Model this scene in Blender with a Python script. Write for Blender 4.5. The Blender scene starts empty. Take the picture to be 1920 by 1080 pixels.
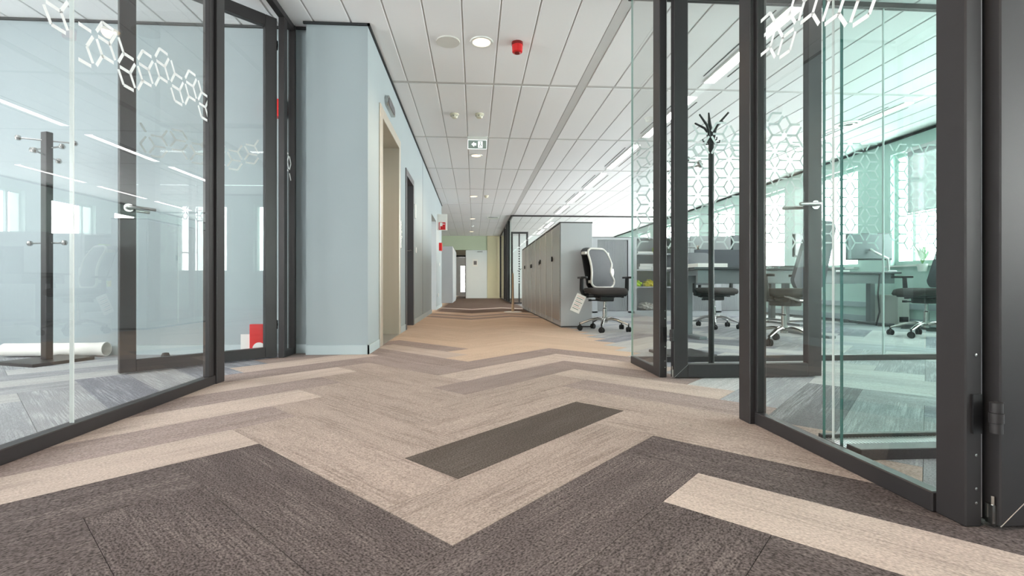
import bpy, bmesh, math, random
from mathutils import Vector, Matrix
random.seed(7)
sc = bpy.context.scene
col = sc.collection
PI = math.pi
CEIL = 2.66
# ------------------------------------------------------------------ camera, world, exposure
cd = bpy.data.cameras.new('camera')
cam = bpy.data.objects.new('camera', cd); col.objects.link(cam)
cam.location = (0, 0, 0.555)
cam.rotation_euler = (PI/2, 0, -math.atan(57/900.0))
cd.sensor_width = 36; cd.lens = 36*900/1920.0
cd.shift_x = 14/1920.0; cd.shift_y = -5/1920.0
cd.clip_start = 0.02; cd.clip_end = 200
sc.camera = cam
w = bpy.data.worlds.new('daylight'); sc.world = w; w.use_nodes = True
bgn = w.node_tree.nodes['Background']
bgn.inputs[0].default_value = (1.0, 0.985, 0.97, 1); bgn.inputs[1].default_value = 19.0
sc.view_settings.view_transform = 'Standard'
sc.view_settings.look = 'None'
sc.view_settings.gamma = 1
sc.view_settings.use_curve_mapping = False
sc.view_settings.exposure = 0.42
cy = sc.cycles
cy.max_bounces = 12; cy.diffuse_bounces = 6; cy.glossy_bounces = 5
cy.transparent_max_bounces = 40; cy.transmission_bounces = 8
cy.use_denoising = True
cy.sample_clamp_indirect = 6
cy.caustics_reflective = False; cy.caustics_refractive = False
TUBE = 8.0          # strength of the fluorescent tubes
SPOT = 60.0         # watts of a warm downlight

def portal(name, loc, rot, sx, sy):
    l = bpy.data.lights.new(name, 'AREA'); l.shape = 'RECTANGLE'; l.size = sx; l.size_y = sy
    l.cycles.is_portal = True
    o = bpy.data.objects.new(name, l); o.location = loc; o.rotation_euler = rot; col.objects.link(o)
# ------------------------------------------------------------------ materials
def lin(c):
    return tuple(((v/255.0)/12.92 if v <= 10 else ((v/255.0+0.055)/1.055)**2.4) for v in c)
class NT:
    def __init__(s, name):
        s.m = bpy.data.materials.new(name); s.m.use_nodes = True
        s.t = s.m.node_tree; s.n = s.t.nodes; s.b = s.n['Principled BSDF']; s.out = s.n['Material Output']
    def add(s, typ, **k):
        n = s.n.new(typ)
        for a, v in k.items(): setattr(n, a, v)
        return n
    def ln(s, a, b): s.t.links.new(a, b)
def mat(name, rgb, rough=.5, metal=0.0, var=0.05, scale=8.0, bump=0.0, bscale=200.0, spec=None, stretch=(1, 1, 1)):
    T = NT(name); c = lin(rgb)
    tc = T.add('ShaderNodeTexCoord'); mp = T.add('ShaderNodeMapping'); mp.inputs['Scale'].default_value = stretch
    T.ln(tc.outputs['Object'], mp.inputs[0])
    nz = T.add('ShaderNodeTexNoise'); nz.inputs['Scale'].default_value = scale; nz.inputs['Detail'].default_value = 3
    T.ln(mp.outputs[0], nz.inputs['Vector'])
    mx = T.add('ShaderNodeMixRGB'); T.ln(nz.outputs[0], mx.inputs[0])
    mx.inputs[1].default_value = tuple(v*(1-var) for v in c)+(1,)
    mx.inputs[2].default_value = tuple(min(1, v*(1+var)) for v in c)+(1,)
    T.ln(mx.outputs[0], T.b.inputs['Base Color'])
    T.b.inputs['Roughness'].default_value = rough; T.b.inputs['Metallic'].default_value = metal
    if spec is not None: T.b.inputs['Specular IOR Level'].default_value = spec
    if bump:
        n2 = T.add('ShaderNodeTexNoise'); n2.inputs['Scale'].default_value = bscale; T.ln(mp.outputs[0], n2.inputs['Vector'])
        b = T.add('ShaderNodeBump'); b.inputs['Strength'].default_value = bump; b.inputs['Distance'].default_value = .002
        T.ln(n2.outputs[0], b.inputs['Height']); T.ln(b.outputs[0], T.b.inputs['Normal'])
    return T.m
def emit(name, rgb, st, lin_=True):
    T = NT(name); e = T.add('ShaderNodeEmission')
    e.inputs[0].default_value = (lin(rgb) if lin_ else rgb)+(1,); e.inputs[1].default_value = st
    T.ln(e.outputs[0], T.out.inputs[0]); return T.m
def glass(name, tint, ior=1.5, gain=1.9, rough=0.0):
    T = NT(name); T.n.remove(T.b)
    fr = T.add('ShaderNodeFresnel'); fr.inputs[0].default_value = ior
    geo = T.add('ShaderNodeNewGeometry')
    m1 = T.add('ShaderNodeMath', operation='MULTIPLY', use_clamp=True); m1.inputs[1].default_value = gain
    T.ln(fr.outputs[0], m1.inputs[0])
    inv = T.add('ShaderNodeMath', operation='SUBTRACT'); inv.inputs[0].default_value = 1; T.ln(geo.outputs['Backfacing'], inv.inputs[1])
    m2 = T.add('ShaderNodeMath', operation='MULTIPLY'); T.ln(m1.outputs[0], m2.inputs[0]); T.ln(inv.outputs[0], m2.inputs[1])
    tr = T.add('ShaderNodeBsdfTransparent'); tr.inputs[0].default_value = tuple(tint)+(1,)
    gl = T.add('ShaderNodeBsdfGlossy'); gl.inputs['Roughness'].default_value = rough
    mx = T.add('ShaderNodeMixShader'); T.ln(m2.outputs[0], mx.inputs[0]); T.ln(tr.outputs[0], mx.inputs[1]); T.ln(gl.outputs[0], mx.inputs[2])
    T.ln(mx.outputs[0], T.out.inputs[0]); return T.m
def film(name, rgb, solid):
    T = NT(name); T.n.remove(T.b)
    d = T.add('ShaderNodeBsdfDiffuse'); d.inputs[0].default_value = lin(rgb)+(1,)
    tl = T.add('ShaderNodeBsdfTranslucent'); tl.inputs[0].default_value = lin(rgb)+(1,)
    m = T.add('ShaderNodeMixShader'); m.inputs[0].default_value = .08; T.ln(d.outputs[0], m.inputs[1]); T.ln(tl.outputs[0], m.inputs[2])
    tr = T.add('ShaderNodeBsdfTransparent')
    x = T.add('ShaderNodeMixShader'); x.inputs[0].default_value = solid; T.ln(tr.outputs[0], x.inputs[1]); T.ln(m.outputs[0], x.inputs[2])
    T.ln(x.outputs[0], T.out.inputs[0]); return T.m
def carpet(name, base, hi, amt=.5, speck=.35):
    """loop pile: dashed threads along the plank (UV.x runs along it, metres) and a fine speckle"""
    T = NT(name)
    uv = T.add('ShaderNodeUVMap'); oi = T.add('ShaderNodeObjectInfo')
    ml = T.add('ShaderNodeMath', operation='MULTIPLY'); ml.inputs[1].default_value = 57.0; T.ln(oi.outputs['Random'], ml.inputs[0])
    ad = T.add('ShaderNodeVectorMath', operation='ADD'); T.ln(uv.outputs[0], ad.inputs[0]); T.ln(ml.outputs[0], ad.inputs[1])
    mp = T.add('ShaderNodeMapping'); mp.inputs['Scale'].default_value = (5, 150, 1); T.ln(ad.outputs[0], mp.inputs[0])
    n1 = T.add('ShaderNodeTexNoise'); n1.inputs['Scale'].default_value = 1; n1.inputs['Detail'].default_value = 2; T.ln(mp.outputs[0], n1.inputs['Vector'])
    r1 = T.add('ShaderNodeValToRGB'); r1.color_ramp.elements[0].position = .40; r1.color_ramp.elements[1].position = .62; T.ln(n1.outputs[0], r1.inputs[0])
    mp2 = T.add('ShaderNodeMapping'); mp2.inputs['Scale'].default_value = (3, 14, 1); T.ln(ad.outputs[0], mp2.inputs[0])
    n2 = T.add('ShaderNodeTexNoise'); n2.inputs['Scale'].default_value = 1; n2.inputs['Detail'].default_value = 1; T.ln(mp2.outputs[0], n2.inputs['Vector'])
    r2 = T.add('ShaderNodeValToRGB'); r2.color_ramp.elements[0].position = .35; r2.color_ramp.elements[1].position = .65; T.ln(n2.outputs[0], r2.inputs[0])
    mu = T.add('ShaderNodeMath', operation='MULTIPLY'); T.ln(r1.outputs[0], mu.inputs[0]); T.ln(r2.outputs[0], mu.inputs[1])
    mx = T.add('ShaderNodeMixRGB'); mx.inputs[1].default_value = lin(base)+(1,); mx.inputs[2].default_value = lin(hi)+(1,)
    ma = T.add('ShaderNodeMath', operation='MULTIPLY'); ma.inputs[1].default_value = amt; T.ln(mu.outputs[0], ma.inputs[0]); T.ln(ma.outputs[0], mx.inputs[0])
    # loops
    mp3 = T.add('ShaderNodeMapping'); mp3.inputs['Scale'].default_value = (150, 230, 1); T.ln(ad.outputs[0], mp3.inputs[0])
    n3 = T.add('ShaderNodeTexNoise'); n3.inputs['Scale'].default_value = 1; n3.inputs['Detail'].default_value = 2; T.ln(mp3.outputs[0], n3.inputs['Vector'])
    r3 = T.add('ShaderNodeMapRange'); r3.inputs[1].default_value = .3; r3.inputs[2].default_value = .7
    r3.inputs[3].default_value = 1-speck; r3.inputs[4].default_value = 1+speck; T.ln(n3.outputs[0], r3.inputs[0])
    mv = T.add('ShaderNodeVectorMath', operation='SCALE'); T.ln(mx.outputs[0], mv.inputs[0]); T.ln(r3.outputs[0], mv.inputs['Scale'])
    pr = T.add('ShaderNodeMapRange'); pr.inputs[3].default_value = .94; pr.inputs[4].default_value = 1.06; T.ln(oi.outputs['Random'], pr.inputs[0])
    mw = T.add('ShaderNodeVectorMath', operation='SCALE'); T.ln(mv.outputs[0], mw.inputs[0]); T.ln(pr.outputs[0], mw.inputs['Scale'])
    T.ln(mw.outputs[0], T.b.inputs['Base Color'])
    T.b.inputs['Roughness'].default_value = .95; T.b.inputs['Specular IOR Level'].default_value = .1
    hs = T.add('ShaderNodeMath', operation='ADD'); T.ln(n3.outputs[0], hs.inputs[0]); T.ln(n1.outputs[0], hs.inputs[1])
    b = T.add('ShaderNodeBump'); b.inputs['Strength'].default_value = .5; b.inputs['Distance'].default_value = .003
    T.ln(hs.outputs[0], b.inputs['Height']); T.ln(b.outputs[0], T.b.inputs['Normal'])
    return T.m
M = {}
M['frame'] = mat('anthracite_aluminium', (50, 47, 48), .42, .15, .04, 30, .05, 600, spec=.4)
M['black'] = mat('black_plastic', (24, 24, 26), .45)
M['rubber'] = mat('black_rubber', (14, 14, 15), .7)
M['chrome'] = mat('polished_steel', (188, 187, 184), .24, 1.0)
M['alu'] = mat('brushed_aluminium', (190, 190, 190), .34, .9, .05, 40, stretch=(1, 1, 12))
M['steel'] = mat('brushed_lift_steel', (206, 198, 186), .36, .55, .08, 10, .1, 300, stretch=(1, 1, .05))
M['wall'] = mat('blue_grey_wallpaint', (158, 168, 172), .75, 0, .03, 3, .06, 400)
M['white_wall'] = mat('white_wallpaint', (226, 230, 230), .8, 0, .02, 3, .05, 400)
M['mint'] = mat('pale_mint_wallpaint', (200, 222, 215), .8, 0, .02, 3, .05, 400)  # whitish paint with the green cast of the glass panes mixed in
M['green_wall'] = mat('pale_green_wallpaint', (196, 206, 182), .8, 0, .03, 3, .05, 400)  # greenish light on the end wall is painted into its colour
M['yellow_wall'] = mat('pale_yellow_wallpaint', (216, 208, 176), .8, 0, .03, 3, .05, 400)  # yellow light falling on the pier is painted into its colour
M['cream'] = mat('cream_wallpaint', (214, 205, 184), .8, 0, .03, 3, .05, 400)
M['skirting'] = mat('painted_skirting', (176, 188, 192), .5, 0, .02)
M['shadow_gap'] = mat('dark_shadow_trim', (44, 46, 48), .6)
M['tile'] = mat('white_ceiling_tile', (240, 239, 240), .9, 0, .012, 60, .12, 500)
M['grid'] = mat('grey_ceiling_grid', (203, 201, 200), .6, 0, .02)
M['cab'] = mat('light_grey_lacquered_steel', (188, 191, 195), .42, .1, .02, 5)
M['cab_door'] = mat('taupe_lacquered_steel', (168, 163, 160), .28, .45, .03, 5)
M['cab_dark'] = mat('dark_grey_steel_edge', (72, 72, 74), .5)
M['tambour'] = mat('silver_tambour_slat', (202, 205, 207), .4, .1, .02)
M['door_grey'] = mat('dark_grey_door_lacquer', (92, 90, 94), .4, 0, .03)
M['white'] = mat('white_plastic', (232, 232, 228), .4)
M['cream_pl'] = mat('cream_plastic', (222, 217, 198), .45)
M['offwhite'] = mat('pale_grey_plastic', (214, 212, 206), .35)
M['red'] = mat('red_plastic', (205, 32, 34), .3)
M['red_dark'] = mat('dark_red_plastic', (120, 22, 20), .3)
M['paper'] = mat('white_paper', (236, 234, 230), .85)
M['ink'] = mat('grey_ink', (120, 116, 116), .8)
M['pink'] = mat('pink_paper', (226, 180, 176), .85)
M['mesh'] = mat('dark_grey_chair_mesh', (104, 106, 110), .8, 0, .35, 260, .4, 500)
M['fabric'] = mat('black_seat_fabric', (48, 44, 43), .9, 0, .12, 120, .3, 700)
M['desk'] = mat('dark_grey_desktop', (66, 70, 73), .4, 0, .04, 12, stretch=(.2, 1, 1))
M['desk_leg'] = mat('grey_desk_metal', (122, 127, 130), .4, .3)
M['screen'] = mat('monitor_back_grey', (98, 103, 107), .4)
M['hivis'] = mat('hi_vis_fabric', (196, 240, 30), .6, 0, .15, 20)
M['hiyel'] = mat('yellow_hi_vis_fabric', (246, 224, 40), .6, 0, .15, 20)
M['leaf'] = mat('green_leaf', (86, 138, 78), .5, 0, .2)
M['blind'] = mat('grey_blind_fabric', (176, 176, 178), .8)
M['panel'] = mat('grey_acoustic_felt', (176, 180, 182), .9)
M['panel_d'] = mat('charcoal_acoustic_felt', (84, 86, 92), .9)
M['silicone'] = mat('clear_silicone_joint', (206, 212, 210), .3)
M['cork'] = mat('warm_pale_wood', (200, 176, 150), .5)
M['glass_l'] = glass('clear_partition_glass', (.955, .968, .968), 1.5, 2.0)
M['glass'] = glass('clear_door_glass', (.975, .986, .983), 1.5, 1.7)
M['glass_t'] = glass('teal_tinted_glass', (.925, .978, .966), 1.5, .3)
M['glass_c'] = glass('low_reflection_glass', (.972, .985, .982), 1.5, .3)
M['glass_far'] = glass('thin_green_tinted_glass', (.965, .985, .98), 1.5, 1.2)
M['edge'] = mat('dark_green_glass_edge', (52, 104, 98), .15)
M['edge_l'] = mat('light_green_glass_edge', (150, 196, 186), .15)
M['film_w'] = film('opaque_white_film', (240, 240, 240), .95)
M['film_g'] = film('frosted_film', (212, 220, 218), 1.0)
M['tube'] = emit('fluorescent_diffuser', (1.0, .985, .96), TUBE, False)
M['lamp'] = emit('warm_lamp', (1.0, .76, .48), 2.0, False)
M['exit'] = emit('lit_pictogram', (.95, 1.0, .97), 1.1, False)
M['exit_bg'] = mat('exit_sign_grey_green', (158, 172, 166), .3)
C = {}
C['dark'] = carpet('dark_brown_carpet', (93, 84, 83), (134, 123, 120), .45, .65)
C['darker'] = carpet('charcoal_carpet', (86, 78, 73), (110, 101, 96), .4, .5)
C['lmid'] = carpet('sand_carpet', (168, 152, 144), (126, 112, 106), .6, .32)
C['mid'] = carpet('taupe_carpet', (152, 137, 133), (120, 108, 104), .55, .32)
C['light'] = carpet('pale_beige_carpet', (188, 172, 163), (140, 126, 119), .5, .25)
C['tan'] = carpet('tan_carpet', (196, 174, 156), (164, 144, 129), .4, .2)  # plank colour with the warm glow of the downlights mixed in
C['brown'] = carpet('deep_brown_carpet', (100, 84, 76), (120, 104, 96), .4, .3)
C['g1'] = carpet('grey_carpet', (146, 148, 152), (196, 198, 200), .6, .25)
C['g2'] = carpet('blue_grey_carpet', (124, 126, 134), (178, 180, 186), .6, .28)
C['g3'] = carpet('pale_grey_carpet', (172, 172, 172), (204, 204, 204), .5, .2)
C['g4'] = carpet('dim_grey_carpet', (108, 110, 114), (164, 168, 170), .6, .3)
# ------------------------------------------------------------------ geometry helpers
class MB:
    def __init__(s): s.v = []; s.f = []; s.m = []; s.uv = None
    def box(s, x0, x1, y0, y1, z0, z1, mi=0, T=None):
        b = len(s.v)
        P = [(x0,y0,z0),(x1,y0,z0),(x1,y1,z0),(x0,y1,z0),(x0,y0,z1),(x1,y0,z1),(x1,y1,z1),(x0,y1,z1)]
        if T: P = [tuple(T @ Vector(p)) for p in P]
        s.v += P
        for q in ((0,3,2,1),(4,5,6,7),(0,1,5,4),(1,2,6,5),(2,3,7,6),(3,0,4,7)):
            s.f.append(tuple(b+i for i in q)); s.m.append(mi)
        return s
    def prism(s, poly, z0, z1, mi=0, T=None):
        n = len(poly); b = len(s.v)
        P = [(x, y, z0) for x, y in poly]+[(x, y, z1) for x, y in poly]
        if T: P = [tuple(T @ Vector(p)) for p in P]
        s.v += P
        s.f.append(tuple(b+i for i in reversed(range(n)))); s.m.append(mi)
        s.f.append(tuple(b+n+i for i in range(n))); s.m.append(mi)
        for i in range(n):
            j = (i+1) % n; s.f.append((b+i, b+j, b+n+j, b+n+i)); s.m.append(mi)
        return s
    def lathe(s, prof, n=24, T=None, mi=0):
        b = len(s.v); k = len(prof)
        P = [(r*math.cos(2*PI*i/n), r*math.sin(2*PI*i/n), z) for i in range(n) for r, z in prof]
        if T: P = [tuple(T @ Vector(p)) for p in P]
        s.v += P
        for i in range(n):
            j = (i+1) % n
            for q in range(k-1):
                s.f.append((b+i*k+q, b+j*k+q, b+j*k+q+1, b+i*k+q+1)); s.m.append(mi)
        if prof[0][0] > 1e-6: s.f.append(tuple(b+i*k for i in reversed(range(n)))); s.m.append(mi)
        if prof[-1][0] > 1e-6: s.f.append(tuple(b+i*k+k-1 for i in range(n))); s.m.append(mi)
        return s
    def cyl(s, x, y, z0, z1, r, n=20, mi=0, r1=None):
        return s.lathe([(r, z0), (r if r1 is None else r1, z1)], n, Matrix.Translation((x, y, 0)), mi)
    def tube(s, pts, rad, n=8, closed=False, mi=0, flat=1.0):
        pts = [Vector(p) for p in pts]; k = len(pts); b = len(s.v)
        rads = rad if isinstance(rad, (list, tuple)) else [rad]*k
        up = Vector((0, 0, 1)); prev = None
        for i, p in enumerate(pts):
            if closed: t = pts[(i+1) % k]-pts[(i-1) % k]
            else: t = pts[min(i+1, k-1)]-pts[max(i-1, 0)]
            t.normalize()
            if prev is None:
                a = up.cross(t)
                if a.length < .05: a = Vector((1, 0, 0)).cross(t)
            else: a = prev-t*prev.dot(t)
            a.normalize(); prev = a; c = t.cross(a)
            for j in range(n):
                an = 2*PI*j/n
                s.v.append(tuple(p+a*math.cos(an)*rads[i]+c*math.sin(an)*rads[i]*flat))
        for i in range(k if closed else k-1):
            i2 = (i+1) % k
            for j in range(n):
                j2 = (j+1) % n
                s.f.append((b+i*n+j, b+i*n+j2, b+i2*n+j2, b+i2*n+j)); s.m.append(mi)
        if not closed:
            s.f.append(tuple(b+j for j in reversed(range(n)))); s.m.append(mi)
            s.f.append(tuple(b+(k-1)*n+j for j in range(n))); s.m.append(mi)
        return s
    def build(s, name, mats, parent=None, smooth=False, bevel=0.0, seg=2, loc=None, rz=None):
        if not isinstance(mats, (list, tuple)): mats = [mats]
        me = bpy.data.meshes.new(name); me.from_pydata(s.v, [], s.f)
        for m in mats: me.materials.append(m)
        if len(mats) > 1: me.polygons.foreach_set('material_index', s.m)
        if bevel or smooth:
            bm = bmesh.new(); bm.from_mesh(me); bmesh.ops.recalc_face_normals(bm, faces=bm.faces)
            if bevel: bmesh.ops.bevel(bm, geom=[e for e in bm.edges], offset=bevel, segments=seg, affect='EDGES', profile=.5)
            bm.to_mesh(me); bm.free()
        if smooth: 
            me.polygons.foreach_set('use_smooth', [True]*len(me.polygons))
            if smooth != 'all': me.set_sharp_from_angle(angle=math.radians(38))
        me.update()
        o = bpy.data.objects.new(name, me); col.objects.link(o)
        if parent: o.parent = parent
        if loc: o.location = loc
        if rz: o.rotation_euler = (0, 0, rz)
        return o
def tag(o, label=None, cat=None, group=None, kind=None):
    if label: o['label'] = label
    if cat: o['category'] = cat
    if group: o['group'] = group
    if kind: o['kind'] = kind
    return o
def thing(name, label, cat, loc=(0, 0, 0), rz=0, group=None):
    o = bpy.data.objects.new(name, None); col.objects.link(o); o.empty_display_size = .1
    o.location = loc; o.rotation_euler = (0, 0, rz); return tag(o, label, cat, group)
def struct(name, mb, mats, parent=None, **k):
    o = mb.build(name, mats, parent, **k)
    if not parent: o['kind'] = 'structure'
    return o
def copy_tree(o, parent=None):
    c = o.copy(); col.objects.link(c)
    if parent: c.parent = parent
    for ch in list(o.children): copy_tree(ch, c)
    return c
def rotT(loc, rx=0, ry=0, rz=0):
    return Matrix.Translation(loc) @ Matrix.Rotation(rz, 4, 'Z') @ Matrix.Rotation(ry, 4, 'Y') @ Matrix.Rotation(rx, 4, 'X')
S_, C_ = math.sin(math.atan(57/900)), math.cos(math.atan(57/900))
def proj(X, Y, Z):
    d = X*S_+Y*C_
    if d < .05: return None
    return 946+900*(X*C_-Y*S_)/d, 535-900*(Z-.555)/d, d
def score(X, Y, Z, area):
    p = proj(X, Y, Z)
    if not p: return 0
    if not (-60 < p[0] < 1980 and -80 < p[1] < 1140): return 0
    return area/p[2]**2/max(.3, p[2])*abs(Z-.555)

# ------------------------------------------------------------------ room shell
XL, XR, YB, YE = -5.2, 6.08, -5.5, 26.0
floor = struct('floor', MB().box(XL-.3, XR+.3, YB-.2, YE+.3, -.15, -.006), M['shadow_gap'])
# carpet planks, herringbone at 45 degrees
U = .25
def plank_tone(kind, m, k, X, Y):
    rr = random.random()
    if X < -1.5 and Y < 4.6:
        return 'g1' if rr < .4 else ('g2' if rr < .75 else 'g3')
    if X > 1.3 or (X > 1.1 and kind == 'H'):
        if Y < 2.2: return 'g1' if rr < .45 else ('g4' if rr < .8 else 'g2')
        if Y < 15: return 'g1' if rr < .3 else ('g3' if rr < .85 else 'g2')
    K = k if kind == 'H' else k-4
    if kind == 'W' and m == 0 and k == 5: return 'light'
    if kind == 'H' and m == 0 and k == 4: return 'darker'
    if K <= 2: return 'dark'
    if kind == 'H' and m == -1:
        return {3: 'light', 4: 'mid', 5: 'light', 6: 'mid', 7: 'light', 8: 'mid', 9: 'light'}.get(K, 'mid' if K < 12 else 'tan')
    if kind == 'W' and m == 1:
        if K < 8: return 'lmid'
        if K < 10: return 'mid'
        if K == 10: return 'light'
        if K == 11: return 'mid'
    if kind == 'H' and m == 0:
        t = {3: 'lmid', 5: 'lmid', 6: 'lmid', 7: 'mid', 8: 'light', 9: 'mid'}
        if K in t: return t[K]
    if kind == 'W' and m == 0:
        t = {3: 'lmid', 4: 'lmid', 5: 'mid', 6: 'light', 7: 'mid', 8: 'light', 9: 'mid'}
        if K in t: return t[K]
    if K < 22: return 'tan'
    return {22: 'mid', 23: 'tan', 24: 'mid', 25: 'tan', 26: 'tan', 31: 'light'}.get(K, 'brown')
planks = []
for r in range(-40, 90):
    for m in range(-14, 14):
        planks.append(('H', m, r+4*m, U*(r+8*m+2)-.055, U*(r+.5)+.01))
        planks.append(('W', m, r+4*m, U*(r+.5)-.055, U*(r-5+8*m)+.01))
pl = []
q2 = math.sqrt(2)
for kind, m, k, p, q in planks:
    X, Y = (p-q)/q2, (p+q)/q2
    if XL+.3 < X < XR-.3 and YB+.3 < Y < YE-.3:
        pl.append((score(X, Y, 0, .25), kind, m, k, X, Y))
pl.sort(key=lambda t: -t[0])
def plank_mesh(name, mt):
    a, b = .4993, .1243
    me = bpy.data.meshes.new(name)
    v = [(-a,-b,-.007),(a,-b,-.007),(a,b,-.007),(-a,b,-.007),(-a,-b,-.0006),(a,-b,-.0006),(a,b,-.0006),(-a,b,-.0006),
         (-a+.001,-b+.001,0),(a-.001,-b+.001,0),(a-.001,b-.001,0),(-a+.001,b-.001,0)]
    f = [(0,3,2,1),(0,1,5,4),(1,2,6,5),(2,3,7,6),(3,0,4,7),(4,5,9,8),(5,6,10,9),(6,7,11,10),(7,4,8,11),(8,9,10,11)]
    me.from_pydata(v, [], f); me.materials.append(mt)
    uv = me.uv_layers.new(name='UVMap')
    for l in me.loops: uv.data[l.index].uv = (v[l.vertex_index][0]+.5, v[l.vertex_index][1]+.125)
    return me
pmesh = {k: plank_mesh('carpet_plank_'+k, m) for k, m in C.items()}
keys = list(C)
SV, SF, SM, SU = [], [], [], []
for i, (scv, kind, m, k, X, Y) in enumerate(pl):
    tone = plank_tone(kind, m, k, X, Y)
    ang = PI/4 if kind == 'H' else PI*3/4
    if i < 300:
        o = bpy.data.objects.new('carpet_plank', pmesh[tone]); col.objects.link(o)
        o.parent = floor; o.location = (X, Y, 0); o.rotation_euler = (0, 0, ang + (PI if random.random() < .5 else 0))
    else:
        T = rotT((X, Y, 0), rz=ang); b = len(SV); ou, ov = random.random()*80, random.random()*80
        a, c = .4993, .1243
        L = [(-a,-c,-.007),(a,-c,-.007),(a,c,-.007),(-a,c,-.007),(-a,-c,0),(a,-c,0),(a,c,0),(-a,c,0)]
        SV += [tuple(T @ Vector(x)) for x in L]
        for qd in ((4,5,6,7),(0,1,5,4),(1,2,6,5),(2,3,7,6),(3,0,4,7)):
            SF.append(tuple(b+x for x in qd)); SM.append(keys.index(tone))
            SU += [(L[x][0]+ou, L[x][1]+ov) for x in qd]
me = bpy.data.meshes.new('distant_carpet_planks'); me.from_pydata(SV, [], SF)
for k in keys: me.materials.append(C[k])
me.polygons.foreach_set('material_index', SM)
uvl = me.uv_layers.new(name='UVMap')
for i, x in enumerate(SU): uvl.data[i].uv = x
o = bpy.data.objects.new('distant_carpet_planks', me); col.objects.link(o); o.parent = floor; o['kind'] = 'stuff'

# ceiling: recessed grid with white planks
ceiling = struct('ceiling', MB().box(XL-.3, XR+.3, YB-.2, YE+.3, CEIL+.006, CEIL+.16), M['grid'])
xs = []
x = .814-.3*19
xs = [(-.686+.3*i) for i in range(-15, 6)]           # tile lines left of the broad band
tiles = []
lines = [(-.686+.2965*i) for i in range(-15, 7)]
ivx = [(lines[i]+.006, lines[i+1]-.006) for i in range(len(lines)-1)]
ivx[-1] = (ivx[-1][0], 1.085)
x = 1.185
while x+.3 < XR+.1:
    ivx.append((x+.006, x+.294)); x += .3
band = .030
skip = []     # luminaire slots
rows = [(5.03+1.832*i+band, 5.03+1.832*(i+1)-band) for i in range(-6, 12)]
FIXX = [2.385, 4.785]
for (a, b) in ivx:
    for (c, d) in rows:
        if d > YE: d = YE
        tiles.append([score((a+b)/2, (c+d)/2, CEIL, (b-a)*(d-c)), a, b, c, d])
tiles.sort(key=lambda t: -t[0])
tmesh = {}
stf = MB()
for i, (s_, a, b, c, d) in enumerate(tiles):
    if i < 300:
        key = (round(b-a, 3), round(d-c, 3))
        if key not in tmesh:
            mb = MB(); hx, hy = key[0]/2, key[1]/2; e = .004
            mb.v = [(-hx,-hy,.016),(hx,-hy,.016),(hx,hy,.016),(-hx,hy,.016),(-hx,-hy,.004),(hx,-hy,.004),(hx,hy,.004),(-hx,hy,.004),
                    (-hx+e,-hy+e,0),(hx-e,-hy+e,0),(hx-e,hy-e,0),(-hx+e,hy-e,0)]
            mb.f = [(0,1,2,3),(0,4,5,1),(1,5,6,2),(2,6,7,3),(3,7,4,0),(4,8,9,5),(5,9,10,6),(6,10,11,7),(7,11,8,4),(8,11,10,9)]
            me = bpy.data.meshes.new('ceiling_tile'); me.from_pydata(mb.v, [], mb.f); me.materials.append(M['tile'])
            tmesh[key] = me
        o = bpy.data.objects.new('ceiling_tile', tmesh[key]); col.objects.link(o); o.parent = ceiling
        o.location = ((a+b)/2, (c+d)/2, CEIL)
    else: stf.box(a, b, c, d, CEIL, CEIL+.016)
o = stf.build('distant_ceiling_tiles', M['tile'], ceiling); o['kind'] = 'stuff'
struct('trim_1', MB().box(1.092, 1.178, YB, YE, CEIL+.001, CEIL+.007), M['grid'])

WX = -.855
# corridor wall on the left, with its lift, door and passage openings
mb = MB()
T_ = .30
def seg(y0, y1, z0=0, z1=CEIL, x0=WX-T_, x1=WX): mb.box(x0, x1, y0, y1, z0, z1)
seg(3.93, 4.46); seg(4.46, 5.50, 2.12); seg(5.50, 6.07); seg(6.07, 6.80, 1.98); seg(6.80, 9.71)
seg(9.71, 10.93, 2.0); seg(10.93, 12.72)
mb.box(-1.34, WX-T_, 3.93, 4.2, 0, CEIL)
struct('wall_corridor_left', mb, M['wall'])
struct('wall_meeting_room', MB().box(XL, -1.34, 4.02, 4.2, 0, CEIL), M['wall'])
struct('wall_passage', MB().box(-3.2, WX-T_, 10.93, 11.05, 0, CEIL).box(-3.2, -3.1, 9.0, 10.93, 0, CEIL), M['cream'])
struct('wall_lift_shaft', MB().box(-1.55, -1.50, 4.2, 9.5, 0, CEIL).box(-1.55, WX-T_, 9.5, 9.60, 0, CEIL), M['wall'])
struct('wall_alcove', MB().box(-3.2, -3.1, 12.8, 20.5, 0, CEIL).box(-3.2, WX-T_, 12.60, 12.72, 0, CEIL), M['white_wall'])
mb = MB().box(XL-.15, XL, YB, 4.2, 0, .8).box(XL-.15, XL, YB, 4.2, 2.45, CEIL)
yy = YB; added_lw = [-4.1, -2.3, -.5, 1.3]  # unseen left windows, added to let more daylight in
for y in added_lw: mb.box(XL-.15, XL, yy, y, .8, 2.45); yy = y+1.3
mb.box(XL-.15, XL, yy, 4.2, .8, 2.45)
struct('wall_left', mb, M['white_wall'])
for i, y in enumerate(added_lw):
    wn = struct('window_%d' % (30+i), MB().box(XL-.10, XL-.05, y, y+1.3, .8, .86).box(XL-.10, XL-.05, y, y+1.3, 2.39, 2.45).box(XL-.10, XL-.05, y, y+.05, .86, 2.39).box(XL-.10, XL-.05, y+1.25, y+1.3, .86, 2.39), M['white'])
    MB().box(XL-.08, XL-.074, y+.05, y+1.25, .86, 2.39).build('pane', M['glass_far'], wn)
    portal('window_portal', (XL-.13, y+.65, 1.62), (0, -PI/2, 0), 1.6, 1.3)
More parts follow.
